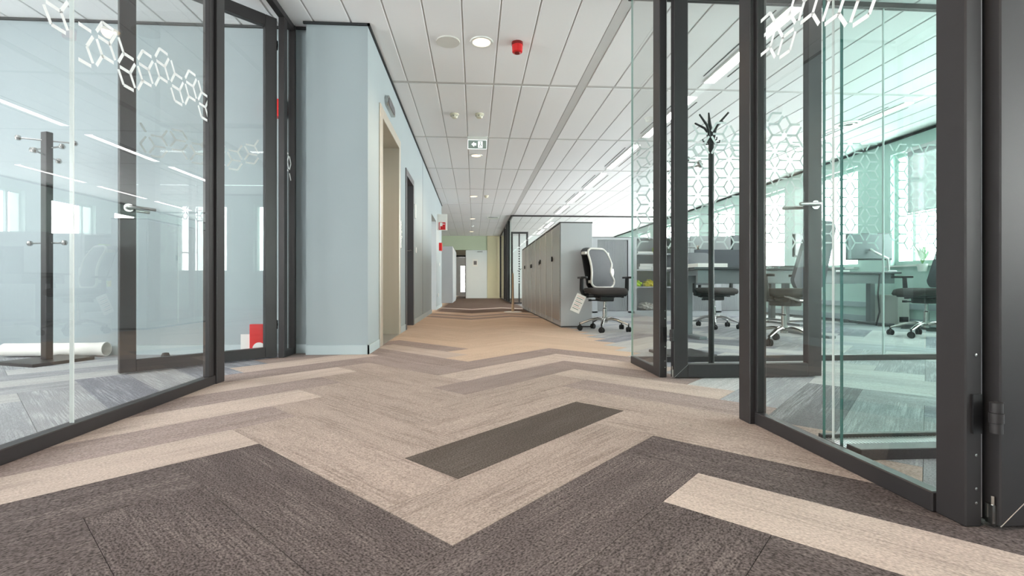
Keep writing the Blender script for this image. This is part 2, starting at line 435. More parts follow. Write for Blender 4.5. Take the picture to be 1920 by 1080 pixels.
# far end
mb = MB(); mb.box(-3.1, -.84, 20.5, 20.62, 0, CEIL); mb.box(-.84, .56, 20.5, 20.62, 2.06, CEIL)
struct('wall_corridor_end', mb, M['green_wall'])
struct('wall_corridor_end_pier', MB().box(.56, 1.10, 20.46, 20.62, 0, CEIL), M['yellow_wall'])
struct('wall_beyond', MB().box(-1.5, -.72, YE-.1, YE, 0, CEIL).box(-.72, -.5, YE-.1, YE, 0, .2).box(-.72, -.5, YE-.1, YE, 1.6, CEIL).box(-.5, 3.2, YE-.1, YE, 0, CEIL).box(-1.6, -1.5, 20.62, YE, 0, CEIL).box(3.2, 3.3, 20.62, YE, 0, CEIL), M['white_wall'])
# facade on the right with windows
mb = MB(); gx0, gx1 = XR-.02, XR+.28
win = []
y = 5.43-1.8*5
prev = YB
while y < 20:
    mb.box(gx0, gx1, prev, y, 0, CEIL)
    mb.box(gx0, gx1, y, y+1.2, 0, .84); mb.box(gx0, gx1, y, y+1.2, 2.45, CEIL)
    win.append(y); prev = y+1.2; y += 1.8
mb.box(gx0, gx1, prev, YE, 0, CEIL)
struct('wall_right', mb, M['mint'])
for i, y in enumerate(win):
    f = MB(); a, b = y, y+1.2; X0, X1 = XR+.06, XR+.11
    f.box(X0, X1, a, b, .84, .90).box(X0, X1, a, b, 2.39, 2.45).box(X0, X1, a, a+.05, .90, 2.39).box(X0, X1, b-.05, b, .90, 2.39)
    f.box(X0, X1, b-.32, b-.27, .90, 2.39)
    wn = struct('window_%d' % (i+1), f, M['mint'])
    MB().box(X0+.02, X0+.026, a+.05, b-.32, .90, 2.39).build('pane', M['glass_far'], wn)
    MB().box(X0+.02, X0+.026, b-.27, b-.05, .90, 2.39).build('pane', M['glass_far'], wn)
    MB().box(XR-.10, XR+.06, a-.02, b+.02, .815, .84).build('window_sill', M['white'], wn)
    portal('window_portal', (XR+.2, y+.6, 1.65), (0, PI/2, 0), 1.6, 1.2)
# end wall behind the photographer
mb = MB().box(XL, XR, YB-.15, YB, 0, .5).box(XL, XR, YB-.15, YB, 2.5, CEIL)
mb.box(XL, XR, YB-.15, YB, .5, 2.5)
struct('wall_behind', mb, M['white_wall'])
# skirtings and shadow gap trims
mb = MB()
for a, b in ((3.918, 4.36), (5.60, 6.0), (6.87, 9.71), (10.93, 12.732)): mb.box(WX, WX+.012, a, b, 0, .075)
mb.box(-1.34, WX+.012, 3.918, 3.93, 0, .075)
mb.box(WX-T_, WX+.012, 12.72, 12.732, 0, .075)
struct('baseboard_corridor', mb, M['skirting'])
struct('baseboard_meeting_room', MB().box(XL, -1.34, 4.008, 4.02, 0, .075), M['skirting'])
struct('baseboard_right', MB().box(XR-.034, XR-.02, YB, YE-.2, 0, .09).box(XR-.05, XR-.02, 1.7, 14, .22, .30), M['skirting'])
struct('trim_2', MB().box(WX, WX+.018, 3.912, 12.74, CEIL-.018, CEIL-.001).box(-1.36, WX+.018, 3.912, 3.93, CEIL-.018, CEIL-.001), M['shadow_gap'])
struct('trim_3', MB().box(XL, -1.34, 4.0, 4.02, CEIL-.018, CEIL-.001), M['shadow_gap'])
struct('trim_4', MB().box(WX-.0005, WX+.0015, 8.05, 8.062, .075, CEIL-.02), M['shadow_gap'])
struct('trim_5', MB().box(XR-.04, XR-.02, YB, YE-.2, CEIL-.03, CEIL-.001), M['shadow_gap'])

# ------------------------------------------------------------------ lift portal
t = thing('lift_portal', 'brushed steel lift entrance frame in the blue grey corridor wall', 'lift', (WX, 4.98, 0))
mb = MB(); ya, yb = -.60, .50
mb.box(-.22, .015, ya, ya+.12, 0, 2.2).box(-.22, .015, yb, yb+.09, 0, 2.2).box(-.22, .015, ya+.12, yb, 2.10, 2.2)
mb.build('portal_frame', M['steel'], t, bevel=.003, seg=1)
MB().box(-.27, -.24, ya+.10, -.05, 0, 2.12).build('lift_door', M['steel'], t, bevel=.002, seg=1)
MB().box(-.27, -.24, -.044, yb+.02, 0, 2.12).build('lift_door', M['steel'], t, bevel=.002, seg=1)
MB().box(-.235, .01, ya+.12, yb, 0, .006).build('sill_plate', M['alu'], t)
t = thing('lift_indicator', 'rounded steel lift indicator panel above the lift entrance', 'indicator', (WX, 4.86, 2.34))
pts = [(.20*math.cos(a)*(1 if True else 1), .052*math.sin(a)) for a in [i*PI/12 for i in range(24)]]
pts = [((.15 if math.cos(a) > 0 else -.15)+.052*math.cos(a), .052*math.sin(a)) for a in [i*PI/12+PI/24 for i in range(24)]]
T = Matrix.Rotation(PI/2, 4, 'Z') @ Matrix.Rotation(PI/2, 4, 'X')
MB().prism(pts, 0, .035, T=T).build('housing', M['chrome'], t, smooth=True)
MB().prism([(x*.86, y*.72) for x, y in pts], .035, .038, T=T).build('display', M['door_grey'], t)
t = thing('lift_call_panel', 'narrow steel lift call button panel between lift and grey door', 'panel', (WX, 5.68, 1.15))
MB().box(0, .008, -.04, .04, -.16, .16).build('plate', M['chrome'], t, bevel=.002, seg=1)
MB().lathe([(.014, 0), (.014, .006)], 16, rotT((.008, 0, .03), ry=PI/2)).build('call_button', M['white'], t)
MB().lathe([(.014, 0), (.014, .006)], 16, rotT((.008, 0, -.03), ry=PI/2)).build('call_button', M['white'], t)
# ------------------------------------------------------------------ grey door
d = struct('door_1', MB().box(WX-.13, WX-.085, 6.12, 6.75, .005, 1.94), M['door_grey'])
MB().box(WX-.16, WX+.012, 6.04, 6.12, 0, 2.02).box(WX-.16, WX+.012, 6.75, 6.83, 0, 2.02).box(WX-.16, WX+.012, 6.12, 6.75, 1.94, 2.02).build('door_frame', M['door_grey'], d)
h = MB(); h.tube([(WX-.085, 6.68, 1.03), (WX-.02, 6.68, 1.03), (WX-.01, 6.66, 1.03), (WX-.01, 6.56, 1.03)], .010, 8)
h.lathe([(.026, 0), (.026, .01)], 16, rotT((WX-.085, 6.68, 1.03), ry=PI/2)); h.lathe([(.022, 0), (.022, .012)], 16, rotT((WX-.085, 6.68, .93), ry=PI/2))
h.build('door_handle', M['chrome'], d, smooth=True)
tag(MB().box(WX, WX+.02, 6.92, 7.0, 1.52, 1.72).build('wall_device', M['white'], bevel=.003), 'tall white control box on wall beyond the grey door', 'control box')
tag(MB().box(WX, WX+.012, 7.05, 7.13, 1.03, 1.11).build('light_switch', M['white'], bevel=.003), 'square white light switch at handle height beyond the grey door', 'light switch')
tag(MB().box(WX, WX+.012, 11.9, 11.98, 1.03, 1.11).build('light_switch', M['white'], bevel=.003), 'small white light switch below the red fire sign', 'light switch')
tag(MB().box(WX, WX+.012, 11.5, 11.58, .28, .36).build('wall_socket', M['white'], bevel=.003), 'white wall socket low on the corridor wall beyond the passage', 'socket')
# ------------------------------------------------------------------ corridor end door
d = struct('door_2', MB().box(-.36, .55, 20.44, 20.48, .005, 2.05), M['white_wall'])
MB().box(-.36, -.345, 20.425, 20.44, .005, 2.05).build('edge_strip', M['alu'], d)
MB().box(.14, .36, 20.39, 20.44, 1.96, 2.01).build('door_closer', M['alu'], d)
tag(MB().box(-.06, .15, 20.434, 20.44, 1.36, 1.66).box(-.02, .11, 20.432, 20.434, 1.43, 1.59, 1).build('paper_notice', [M['paper'], M['ink']]), 'sheet of paper stuck on the white door at the corridor end', 'notice')
t = thing('inner_doorway', 'dark door frame seen through the opening at the corridor end', 'door frame', (0, 23.6, 0))
MB().box(-1.4, -1.10, 0, .1, 0, CEIL).box(-1.10, -.35, 0, .1, 2.02, CEIL).box(-.35, .9, 0, .1, 0, CEIL).build('partition_wall', M['cream'], t)
MB().box(-1.10, -1.02, -.03, .1, 0, 2.02).box(-.43, -.35, -.03, .1, 0, 2.02).box(-1.02, -.43, -.03, .1, 1.94, 2.02).build('door_frame', M['frame'], t)

# ------------------------------------------------------------------ honeycomb film on glass
def film_mesh(u0, u1, z0, z1, s, wd, gap, keep, th=.0006, chain=None):
    """rhombille strokes in a (u, z) plane; keep(cx, cz) selects cubes; returns MB in u,z with thickness along +y"""
    mb = MB(); done = set(); r = s/math.sqrt(3)
    dx = s*math.sqrt(3)/2
    for i in range(int((u0-.3)/dx)-1, int((u1+.3)/dx)+2):
        for j in range(int((z0-.3)/s)-1, int((z1+.3)/s)+2):
            lx, lz = i*dx, (j+(.5 if i % 2 else 0))*s
            c = (lx+r, lz)                      # a cube centre: spokes run back to three six-way points
            if chain:
                if abs(c[1]-chain(c[0])) > s/2*.999: continue
            elif not keep(c[0], c[1]): continue
            six = [(c[0]-r, c[1]), (c[0]+r/2, c[1]+r*math.sqrt(3)/2), (c[0]+r/2, c[1]-r*math.sqrt(3)/2)]
            three = [(c[0]+r, c[1]), (c[0]-r/2, c[1]+r*math.sqrt(3)/2), (c[0]-r/2, c[1]-r*math.sqrt(3)/2)]
            for a in six:
                ends = [c]+[t for t in three if abs(math.hypot(t[0]-a[0], t[1]-a[1])-r) < .01]
                for b in ends:
                    k = (round(a[0], 3), round(a[1], 3), round(b[0], 3), round(b[1], 3))
                    if k in done: continue
                    done.add(k)
                    L = math.hypot(b[0]-a[0], b[1]-a[1]); ex, ez = (b[0]-a[0])/L, (b[1]-a[1])/L
                    p = (a[0]+ex*gap, a[1]+ez*gap); q = (b[0], b[1])
                    if not (u0+.004 < min(p[0], q[0]) and max(p[0], q[0]) < u1-.004 and z0 < p[1] < z1 and z0 < q[1] < z1): continue
                    nx, nz = -ez*wd/2, ex*wd/2
                    P = [(p[0]+nx, p[1]+nz), (q[0]+nx, q[1]+nz), (q[0]-nx, q[1]-nz), (p[0]-nx, p[1]-nz)]
                    bb = len(mb.v)
                    mb.v += [(x, 0, z) for x, z in P]+[(x, th, z) for x, z in P]
                    mb.f += [(bb, bb+1, bb+2, bb+3), (bb+7, bb+6, bb+5, bb+4)]+[(bb+i_, bb+4+i_, bb+4+(i_+1) % 4, bb+(i_+1) % 4) for i_ in range(4)]
                    mb.m += [0]*6
    return mb
def xf(mb, T):
    mb.v = [tuple(T @ Vector(v)) for v in mb.v]; return mb
YZ = Matrix(((0, 1, 0, 0), (1, 0, 0, 0), (0, 0, 1, 0), (0, 0, 0, 1)))   # u -> Y, thickness -> X
def bandkeep(base, amp, ph):
    return lambda x: base+amp*math.sin(x*7.5+ph)

TOP = CEIL-.002
# ---- left partition along x = -1.47
t = thing('glass_partition', 'dark framed glass partition of the meeting room left of the corridor', 'partition', (0, 0, 0))
GX = -1.475
MB().box(-1.50, -1.45, YB+.02, 2.80, 0, .05).build('bottom_rail', M['frame'], t, bevel=.003, seg=1)
MB().box(-1.50, -1.45, YB+.02, 4.0, 2.61, TOP).build('top_rail', M['frame'], t, bevel=.003, seg=1)
MB().box(-1.505, -1.443, 2.795, 2.88, 0, TOP).build('post', M['frame'], t, bevel=.003, seg=1)
MB().box(-1.492, -1.458, 2.745, 2.795, .05, 2.61).build('glazing_bead', M['frame'], t, bevel=.002, seg=1)
MB().box(-1.495, -1.452, 3.775, 3.84, 0, TOP).build('post', M['frame'], t, bevel=.003, seg=1)
MB().box(-1.50, -1.445, 3.98, 4.005, 0, TOP).build('post', M['frame'], t, bevel=.003, seg=1)
MB().box(-1.50, -1.45, 3.80, 3.98, 0, .05).build('bottom_rail', M['frame'], t, bevel=.003, seg=1)
def pane(parent, x0, x1, y0, y1, z0, z1, m='glass'):
    return MB().box(x0, x1, y0, y1, z0, z1).build('glass_pane', M[m], parent)
p = pane(t, GX-.006, GX+.006, 1.863, 2.795, .045, 2.62, 'glass_l')
xf(film_mesh(1.867, 2.78, 1.3, 1.85, .133, .0135, .017, None, chain=bandkeep(1.55, .05, 2.2)), Matrix.Translation((GX+.0065, 0, 0)) @ YZ).build('film_pattern', M['film_w'], p)
p = pane(t, GX-.006, GX+.006, .60, 1.858, .045, 2.62, 'glass_l')
xf(film_mesh(.61, 1.855, 1.25, 1.9, .133, .0135, .017, None, chain=bandkeep(1.50, .05, 2.2)), Matrix.Translation((GX+.0065, 0, 0)) @ YZ).build('film_pattern', M['film_w'], p)
pane(t, GX-.006, GX+.006, -2.0, .594, .045, 2.62, 'glass_l'); pane(t, GX-.006, GX+.006, YB+.03, -2.006, .045, 2.62, 'glass_l')
for y in (1.8605, .597): MB().box(GX-.007, GX+.007, y-.002, y+.002, .05, 2.61).build('silicone_joint', M['silicone'], t)
p = pane(t, GX-.006, GX+.006, 3.80, 3.98, .045, 2.62)
xf(film_mesh(3.80, 3.985, 1.3, 1.7, .133, .0135, .017, None, chain=bandkeep(1.50, .0, 0)), Matrix.Translation((GX+.0065, 0, 0)) @ YZ).build('film_pattern', M['film_w'], p)

# ---- glass door leaf builder: hinge at origin, leaf along +x, front towards -y
def glass_door(label, loc, rz, width, height=2.60, fm=None, pat=None, handle=True, hz=(.33, 2.3), gm='glass', pm='film_w'):
    t = thing('glass_door', label, 'door', loc, rz)
    st, th = .085, .025
    MB().prism([(0, -th), (st, -th), (st, th), (0, th)], .008, height).build('stile', M['frame'], t, bevel=.003, seg=1)
    MB().prism([(width-st, -th), (width, -th), (width, th), (width-st, th)], .008, height).build('stile', M['frame'], t, bevel=.003, seg=1)
    MB().box(st, width-st, -th, th, .008, .085).build('bottom_rail', M['frame'], t, bevel=.003, seg=1)
    MB().box(st, width-st, -th, th, height-.085, height).build('top_rail', M['frame'], t, bevel=.003, seg=1)
    p = MB().box(st-.01, width-st+.01, -.005, .005, .08, height-.08).build('glass_pane', M[gm], t)
    if pat:
        xf(film_mesh(st, width-st, 1.2, 1.8, .133, .0125, .017, None, chain=pat), Matrix.Translation((0, -.0062, 0))).build('film_pattern', M[pm], p)
    MB().tube([(.001, -th, .009), (st, -th, .085)], .0012, 5).build('mitre_joint', M['alu'], t)
    if handle:
        for s in (-1, 1):
            h = MB(); x = width-.045
            h.lathe([(.026, 0), (.026, .009)], 20, rotT((x, s*th, 1.04), rx=-s*PI/2))
            h.tube([(x, s*th, 1.04), (x, s*(th+.045), 1.04), (x-.012, s*(th+.055), 1.04), (x-.13, s*(th+.055), 1.035)], .0105, 10)
            h.build('lever_handle', M['chrome'], t, smooth=True)
    for z in hz:
        k = MB()
        k.cyl(-.018, -.032, z-.034, z-.012, .0115, 14); k.cyl(-.018, -.032, z-.011, z+.011, .013, 14); k.cyl(-.018, -.032, z+.012, z+.034, .0115, 14)
        k.box(-.010, .0, -.036, -.018, z-.034, z+.034)
        hn = k.build('hinge', M['frame'], t, smooth=True)
    return t
leafL = glass_door('open glass door swung into the meeting room left of the corridor', (-1.525, 3.80, 0), math.radians(180+44.3), .955, 2.60, pat=bandkeep(1.50, .035, 1.0), hz=(.25, 2.42))
# ---- right partition along x = 1.13
t = thing('glass_partition', 'dark framed glass partition with doorways right of the corridor', 'partition', (0, 0, 0))
RX = 1.135
for a, b in ((-4.4, .10), (1.105, 1.85), (2.93, 3.37)):
    MB().box(RX-.018, RX+.018, a, b, 0, .05).build('bottom_rail', M['frame'], t, bevel=.003, seg=1)
MB().box(RX-.02, RX+.02, -4.4, 3.42, 2.615, TOP).build('top_rail', M['frame'], t, bevel=.003, seg=1)
for x0, x1, a, b in ((1.114, 1.158, 2.825, 2.93), (1.098, 1.135, 1.85, 1.93), (1.135, 1.175, 1.862, 1.915), (1.125, 1.166, 1.032, 1.105), (1.114, 1.158, .02, .10)):
    MB().box(x0, x1, a, b, 0, 2.615).build('post', M['frame'], t, bevel=.003, seg=1)
MB().box(1.166, 1.182, 1.082, 1.100, 0, 2.61).build('rebate', M['black'], t)
MB().box(1.158, 1.176, 2.885, 2.905, 0, 2.61).build('rebate', M['black'], t)
MB().box(1.120, 1.150, 1.835, 1.85, .05, 2.61).build('glazing_bead', M['frame'], t, bevel=.002, seg=1)
MB().box(1.166, 1.169, 1.035, 1.050, .02, 2.6).build('brush_seal', M['alu'], t)
MB().box(1.158, 1.161, 2.830, 2.845, .02, 2.6).build('brush_seal', M['alu'], t)
sg = MB()
for z in (.06, .10, .185, .355, .40): sg.lathe([(.0035, 0), (.0035, .0012), (.0, .0018)], 12, rotT((1.148, 2.825, z), rx=PI/2))
for z in (.055, .088, .165, .395): sg.lathe([(.0035, 0), (.0035, .0012), (.0, .0018)], 12, rotT((1.150, 1.032, z), rx=PI/2))
sg.build('screw_heads', M['chrome'], t)
for x, y, z in ((1.147, 2.825, .26), (1.152, 1.032, .26)):
    MB().box(x-.012, x+.010, y-.004, y+.001, z-.045, z+.045).build('hinge_plate', M['black'], t)
def filmx(parent, y0, y1, base, amp, ph):
    xf(film_mesh(y0, y1, 1.2, 1.9, .133, .0135, .017, None, chain=bandkeep(base, amp, ph)), Matrix.Translation((RX-.0067, 0, 0)) @ YZ).build('film_pattern', M['film_w'], parent)
p = pane(t, RX-.006, RX+.006, 1.10, 1.85, .045, 2.62); filmx(p, 1.105, 1.83, 1.50, .05, .2)
p = pane(t, RX-.006, RX+.006, 2.93, 3.385, .045, 2.62)
for a, b in ((-4.4, -2.2), (-2.19, .02)): p = pane(t, RX-.006, RX+.006, a, b, .045, 2.62); filmx(p, a, b, 1.5, .05, .2)
MB().box(RX-.0065, RX+.0065, 3.385, 3.389, .05, 2.61).build('glass_edge', M['edge_l'], t)
leafB = glass_door('open glass door beside the coat stand right of the corridor', (1.182, 2.798, 0), 0, .915, 2.60, hz=(.26, 2.42), pat=bandkeep(1.47, .035, 2.0), pm='film_g', gm='glass_c')
leafE = glass_door('nearest open door leaf at the right edge of the picture', (1.186, 1.036, 0), 0, .90, 2.60, hz=(.258, 2.42))
for lf in (leafB, leafE):
    MB().box(-.011, .0, -.018, -.002, .012, .055).tube([(-.006, -.014, .03), (-.006, -.014, .075)], .0035, 8).build('floor_bolt', M['chrome'], lf)
# ---- glass wall across the far side of the meeting rooms (y = 3.40)
t = thing('glass_partition', 'glass wall with frosted honeycomb film between meeting room and office', 'partition', (0, 3.40, 0))
MB().box(1.157, XR-.025, -.02, .02, 0, .04).build('bottom_rail', M['frame'], t, bevel=.002, seg=1)
MB().box(1.157, XR-.025, -.02, .02, 2.62, TOP).build('top_rail', M['frame'], t, bevel=.002, seg=1)
for i, (a, b) in enumerate(((1.150, 3.047), (3.053, 4.947), (4.953, XR-.03))):
    p = pane(t, a, b, -.006, .006, .035, 2.62, 'glass_c')
    top = lambda x, z: (.76 < z < 1.66)
    xf(film_mesh(a, b, .81, 1.64, .134, .0105, .020, top), Matrix.Translation((0, -.0067, 0))).build('film_pattern', M['film_g'], p)
for x in (3.05, 4.95): MB().box(x-.003, x+.003, -.007, .007, .04, 2.62).build('silicone_joint', M['silicone'], t)
# ---- double glazed divider (y = 1.52 .. 1.60)
t = thing('glass_divider', 'double teal glass divider between the two right hand meeting rooms', 'partition', (0, 1.56, 0))
MB().box(1.222, XR-.025, -.115, -.055, 0, .035).build('bottom_rail', M['frame'], t, bevel=.002, seg=1)
MB().box(1.222, XR-.025, .055, .075, 0, .03).build('bottom_rail', M['frame'], t, bevel=.002, seg=1)
MB().box(1.222, XR-.025, -.06, .06, 2.62, TOP).build('top_rail', M['frame'], t, bevel=.002, seg=1)
g = MB().box(1.222, XR-.025, -.054, .054, 0, .012)
xx = 1.225
while xx < 3.6: g.box(xx, xx+.006, -.05, .05, .012, .02); xx += .0125
o = g.build('ribbed_grille', M['alu'], t); o['kind'] = 'stuff'
for y in (-.04, .04):
    MB().box(1.220, XR-.03, y-.005, y+.005, .012, 2.62).build('glass_pane', M['glass_t'], t)
    MB().box(1.2165, 1.2195, y-.005, y+.005, .012, 2.62).build('glass_edge', M['edge'], t)
MB().box(1.217, 1.220, -.006, .002, .012, 2.62).build('edge_strip', M['silicone'], t)

# ------------------------------------------------------------------ far glass room (y = 14.35)
t = thing('glass_room', 'glass walled room with dotted film behind the low cabinets', 'partition', (0, 14.35, 0))
MB().box(1.14, XR-.025, -.02, .02, 2.62, TOP).build('top_rail', M['frame'], t)
MB().box(1.14, XR-.025, -.02, .02, 0, .04).build('bottom_rail', M['frame'], t)
MB().box(1.10, 1.14, .02, 6.08, 2.62, TOP).build('top_rail', M['frame'], t)
MB().box(1.10, 1.14, .02, 6.08, 0, .04).build('bottom_rail', M['frame'], t)
for y in (1.05, 1.95, 3.1, 5.9):
    MB().box(1.08, 1.15, y, y+.09, .04, 2.62).build('post', M['frame'], t)
p = MB().box(1.145, 3.3, -.005, .005, .04, 2.62).build('glass_pane', M['glass_far'], t)
fm = MB()
for i in range(9):
    for j in range(15): fm.box(1.32+i*.09, 1.32+i*.09+.045, -.0062, -.0055, .62+j*.075+(i % 2)*.03, .62+j*.075+.035+(i % 2)*.03)
fm.build('dotted_film', M['film_g'], p)
MB().box(3.31, XR-.03, -.005, .005, .04, 2.62).build('glass_pane', M['glass_far'], t)
MB().box(1.115, 1.125, .0, 1.05, .04, 2.62).build('glass_pane', M['glass_t'], t)
MB().box(1.115, 1.125, 2.14, 3.1, .04, 2.62).build('glass_pane', M['glass_far'], t)
MB().box(1.115, 1.125, 3.19, 5.9, .04, 2.62).build('glass_pane', M['glass_far'], t)
t = thing('far_door_frame', 'dark door frame inside the far glass room', 'door frame', (1.20, 15.6, 0))
MB().box(0, .06, 0, .06, 0, 2.3).box(.5, .56, 0, .06, 0, 2.3).box(.06, .5, 0, .06, 2.24, 2.3).box(.25, .29, 0, .06, 0, 2.24).build('frame', M['frame'], t)
struct('wall_glass_room_back', MB().box(1.3, XR-.02, 20.4, 20.5, 0, CEIL), M['white_wall'])

# ------------------------------------------------------------------ cupboards
def key_handle(parent, y, z, tagged=False):
    k = MB(); k.box(-.020, 0, y-.010, y+.010, z-.035, z+.035)
    h = k.build('handle', M['black'], parent, bevel=.003, seg=1)
    if tagged:
        MB().box(-.026, -.021, y-.012, y+.014, z-.10, z-.045).build('key_tag', M['offwhite'], h)
ys = [6.25, 7.48, 8.72, 9.96, 11.20]
zh = [1.02, 1.0, .98, .98]
ords = ['nearest', 'second', 'third', 'farthest']
for i in range(4):
    a, b = ys[i], ys[i+1]
    t = thing('filing_cupboard', ords[i]+' grey steel cupboard in the chest high row along the corridor', 'cabinet', (1.12, a, 0), 0, None)
    L = b-a-.004
    MB().box(.015, .435, 0, L, .02, 1.375).build('body', M['cab'], t, bevel=.002, seg=1)
    MB().box(0, .44, 0, L, 1.375, 1.39).build('top', M['cab_dark'], t)
    MB().box(.02, .43, .004, L-.004, 0, .02).build('plinth', M['cab_dark'], t)
    for j in range(2):
        y0 = .012+j*(L/2-.002); y1 = y0+L/2-.022
        d = MB().box(0, .014, y0, y1, .05+.04, 1.36).build('door', M['cab_door'], t, bevel=.002, seg=1)
        if j == 0: key_handle(d, y1-.035, .93+.02*(i % 2), i == 1)
        elif i in (1, 2): key_handle(d, y0+.05, .93, i == 1)
    for y in (L/2-.003,): MB().box(-.004, .014, y-.013, y+.013, .04, 1.36).build('edge_strip', M['white'], t)
    MB().box(-.004, .014, L-.026, L, .03, 1.37).build('edge_strip', M['white'], t)
tx = [2.10, 2.86, 3.62, 4.38, 5.14]
for i in range(4):
    a, b = tx[i], tx[i+1]; W = b-a-.004
    openc = (i == 1)
    t = thing('tambour_cupboard', ['silver tambour cupboard right behind the mesh backed chair', 'open grey cupboard holding binders and hi-vis vests',
        'silver tambour cupboard just right of the open one', 'silver tambour cupboard farthest right along the back row'][i], 'cabinet', (a, 8.45, 0))
    if openc:
        mb = MB().box(0, .02, 0, .42, .06, 1.40).box(W-.02, W, 0, .42, .06, 1.40).box(.02, W-.02, .40, .42, .06, 1.40).box(0, W, 0, .42, 1.40, 1.42).box(0, W, 0, .42, 0, .09)
        mb.build('body', M['cab'], t)
        for z in (.09, .52, .83, 1.12): MB().box(.02, W-.02, .02, .40, z-.012, z+.012).build('shelf', M['cab'], t)
        for x in (.02, W-.055): MB().box(x, x+.035, 0, .02, .09, 1.40).build('edge_strip', M['tambour'], t)
    else:
        MB().box(0, W, .03, .42, .06, 1.41).box(0, .10, 0, .03, .06, 1.41).box(W-.10, W, 0, .03, .06, 1.41).box(.10, W-.10, 0, .03, 1.37, 1.41).box(0, W, 0, .42, 0, .09).build('body', M['cab'], t)
        MB().box(0, W, -.004, .42, 1.41, 1.42).build('top', M['cab_dark'], t)
        n = 27; sw = (W-.215)/n
        for k in range(n):
            MB().prism([(.105+k*sw, .024), (.105+k*sw+.005, .004), (.105+(k+1)*sw-.009, .004), (.105+(k+1)*sw-.003, .024)], .10, 1.36).build('slat', M['tambour'], t)
        MB().box(W-.109, W-.100, .0, .02, .10, 1.36).build('pull_edge', M['black'], t)
sx, sy = 2.90, 8.47
def crumple(name, label, cat, loc, r, mats, seed, flat=.7, kids=None):
    rnd = random.Random(seed); mb = MB()
    bm = bmesh.new(); bmesh.ops.create_icosphere(bm, subdivisions=3, radius=r)
    for v in bm.verts:
        k = 1+.30*math.sin(v.co.x*60+seed)*math.cos(v.co.z*70+seed*2)+rnd.uniform(-.12, .12)
        v.co *= k; v.co.z = max(v.co.z*flat, -r*.5)
    me = bpy.data.meshes.new(name); bm.to_mesh(me)
    zz = min(v.co.z for v in bm.verts); bm.free()
    me.materials.append(mats)
    for v in me.vertices: v.co.z -= zz
    o = bpy.data.objects.new(name, me); col.objects.link(o); o.location = loc
    return tag(o, label, cat)
crumple('safety_vest', 'crumpled yellow green safety vest at the left of the shelf', 'vest', (2.99, 8.66, .533), .085, M['hivis'], 1, .9)
crumple('safety_vest', 'bright yellow safety vest in the middle of the shelf pile', 'vest', (3.22, 8.66, .533), .10, M['hiyel'], 5, .75)
crumple('safety_vest', 'lime green safety vest at the right end of the shelf', 'vest', (3.44, 8.66, .533), .085, M['hivis'], 9, .8)
crumple('plastic_bag', 'pale crumpled plastic bag on the bottom shelf of the open cupboard', 'bag', (3.15, 8.62, .103), .14, M['offwhite'], 12, .5)
for i, (z, lb) in enumerate(((.843, 'white ring binder lying at the bottom of the shelf stack'), (.895, 'white ring binder lying on top in the shelf stack'))):
    t = thing('ring_binder', lb, 'binder', (2.97+.02*i, 8.50, z), .03*i)
    MB().box(0, .32, 0, .27, 0, .05).build('cover', M['white'], t, bevel=.003, seg=1)
    MB().box(.03, .10, -.002, 0, .012, .038).build('label', M['paper'], t)
    MB().lathe([(.012, 0), (.012, .002)], 14, rotT((.24, 0, .025), rx=PI/2)).build('finger_ring', M['alu'], t)
tag(MB().box(0, .30, 0, .22, 0, .03).box(.01, .29, .0, .21, .03, .04).build('document_stack', M['paper'], loc=(3.30, 8.50, .843), rz=.0), 'stack of loose papers beside the ring binders', 'papers')
tag(MB().box(0, .28, 0, .22, 0, .035).build('document_stack', M['paper'], loc=(2.95, 8.50, 1.133), rz=0), 'stack of papers on the upper shelf', 'papers')
tag(MB().box(0, .10, 0, .2, 0, .12).build('file_box', M['hivis'], loc=(3.30, 8.52, 1.133), bevel=.003), 'pale green file box on the upper shelf', 'box')
# far left grey cupboards
t = thing('tall_cupboard', 'tall grey cupboard standing by the corridor wall near the end', 'cabinet', (-1.03, 15.1, 0))
MB().box(0, .355, .01, 2.7, 0, 1.78).build('body', M['cab'], t, bevel=.003, seg=1)
for k in range(3): MB().box(.356, .37, .03+k*.9, .90+k*.9, .06, 1.76).build('door', M['cab'], t, bevel=.002, seg=1)

# ------------------------------------------------------------------ office chairs
def rr_loop(wd, ht, r, n=8, cx=0, cz=0):
    out = []
    for k, (sx_, sz_) in enumerate(((1, 1), (-1, 1), (-1, -1), (1, -1))):
        for i in range(n+1):
            a = k*PI/2+i*PI/2/n
            out.append((cx+sx_*(wd/2-r)+r*math.cos(a), cz+sz_*(ht/2-r)+r*math.sin(a)))
    return out
def cushion(wd, dp, th, ex=5.0, drop=.03, n=28, rings=8):
    """a rounded seat pad with a waterfall front (front = -y)"""
    mb = MB(); prof = []
    for i in range(rings+1):
        a = -PI/2+PI*i/rings; prof.append((max(0.0, math.cos(a))**.6, math.sin(a)))
    vid = []
    for rr, zz in prof:
        ring = []
        for j in range(n):
            a = 2*PI*j/n; c, s = math.cos(a), math.sin(a)
            q = (abs(c)**ex+abs(s)**ex)**(-1/ex)
            x, y = wd/2*q*c*rr, dp/2*q*s*rr
            z = th/2*(1 if zz >= 0 else 1)*math.copysign(abs(zz)**.8, zz)
            fr = max(0, (-y-dp*.18)/(dp*.32)); z -= drop*fr*fr
            z += .015*abs(x/(wd/2))**3*(1 if zz > 0 else 0)
            ring.append(len(mb.v)); mb.v.append((x, y, z))
        vid.append(ring)
    for i in range(rings):
        for j in range(n):
            j2 = (j+1) % n; mb.f.append((vid[i][j], vid[i][j2], vid[i+1][j2], vid[i+1][j])); mb.m.append(0)
    return mb
def back_y(z, lean=.12, z0=.55):
    t_ = (z-z0)/.45
    return .19+lean*t_+.05*math.sin(max(0, min(1, t_))*PI)*(-1)
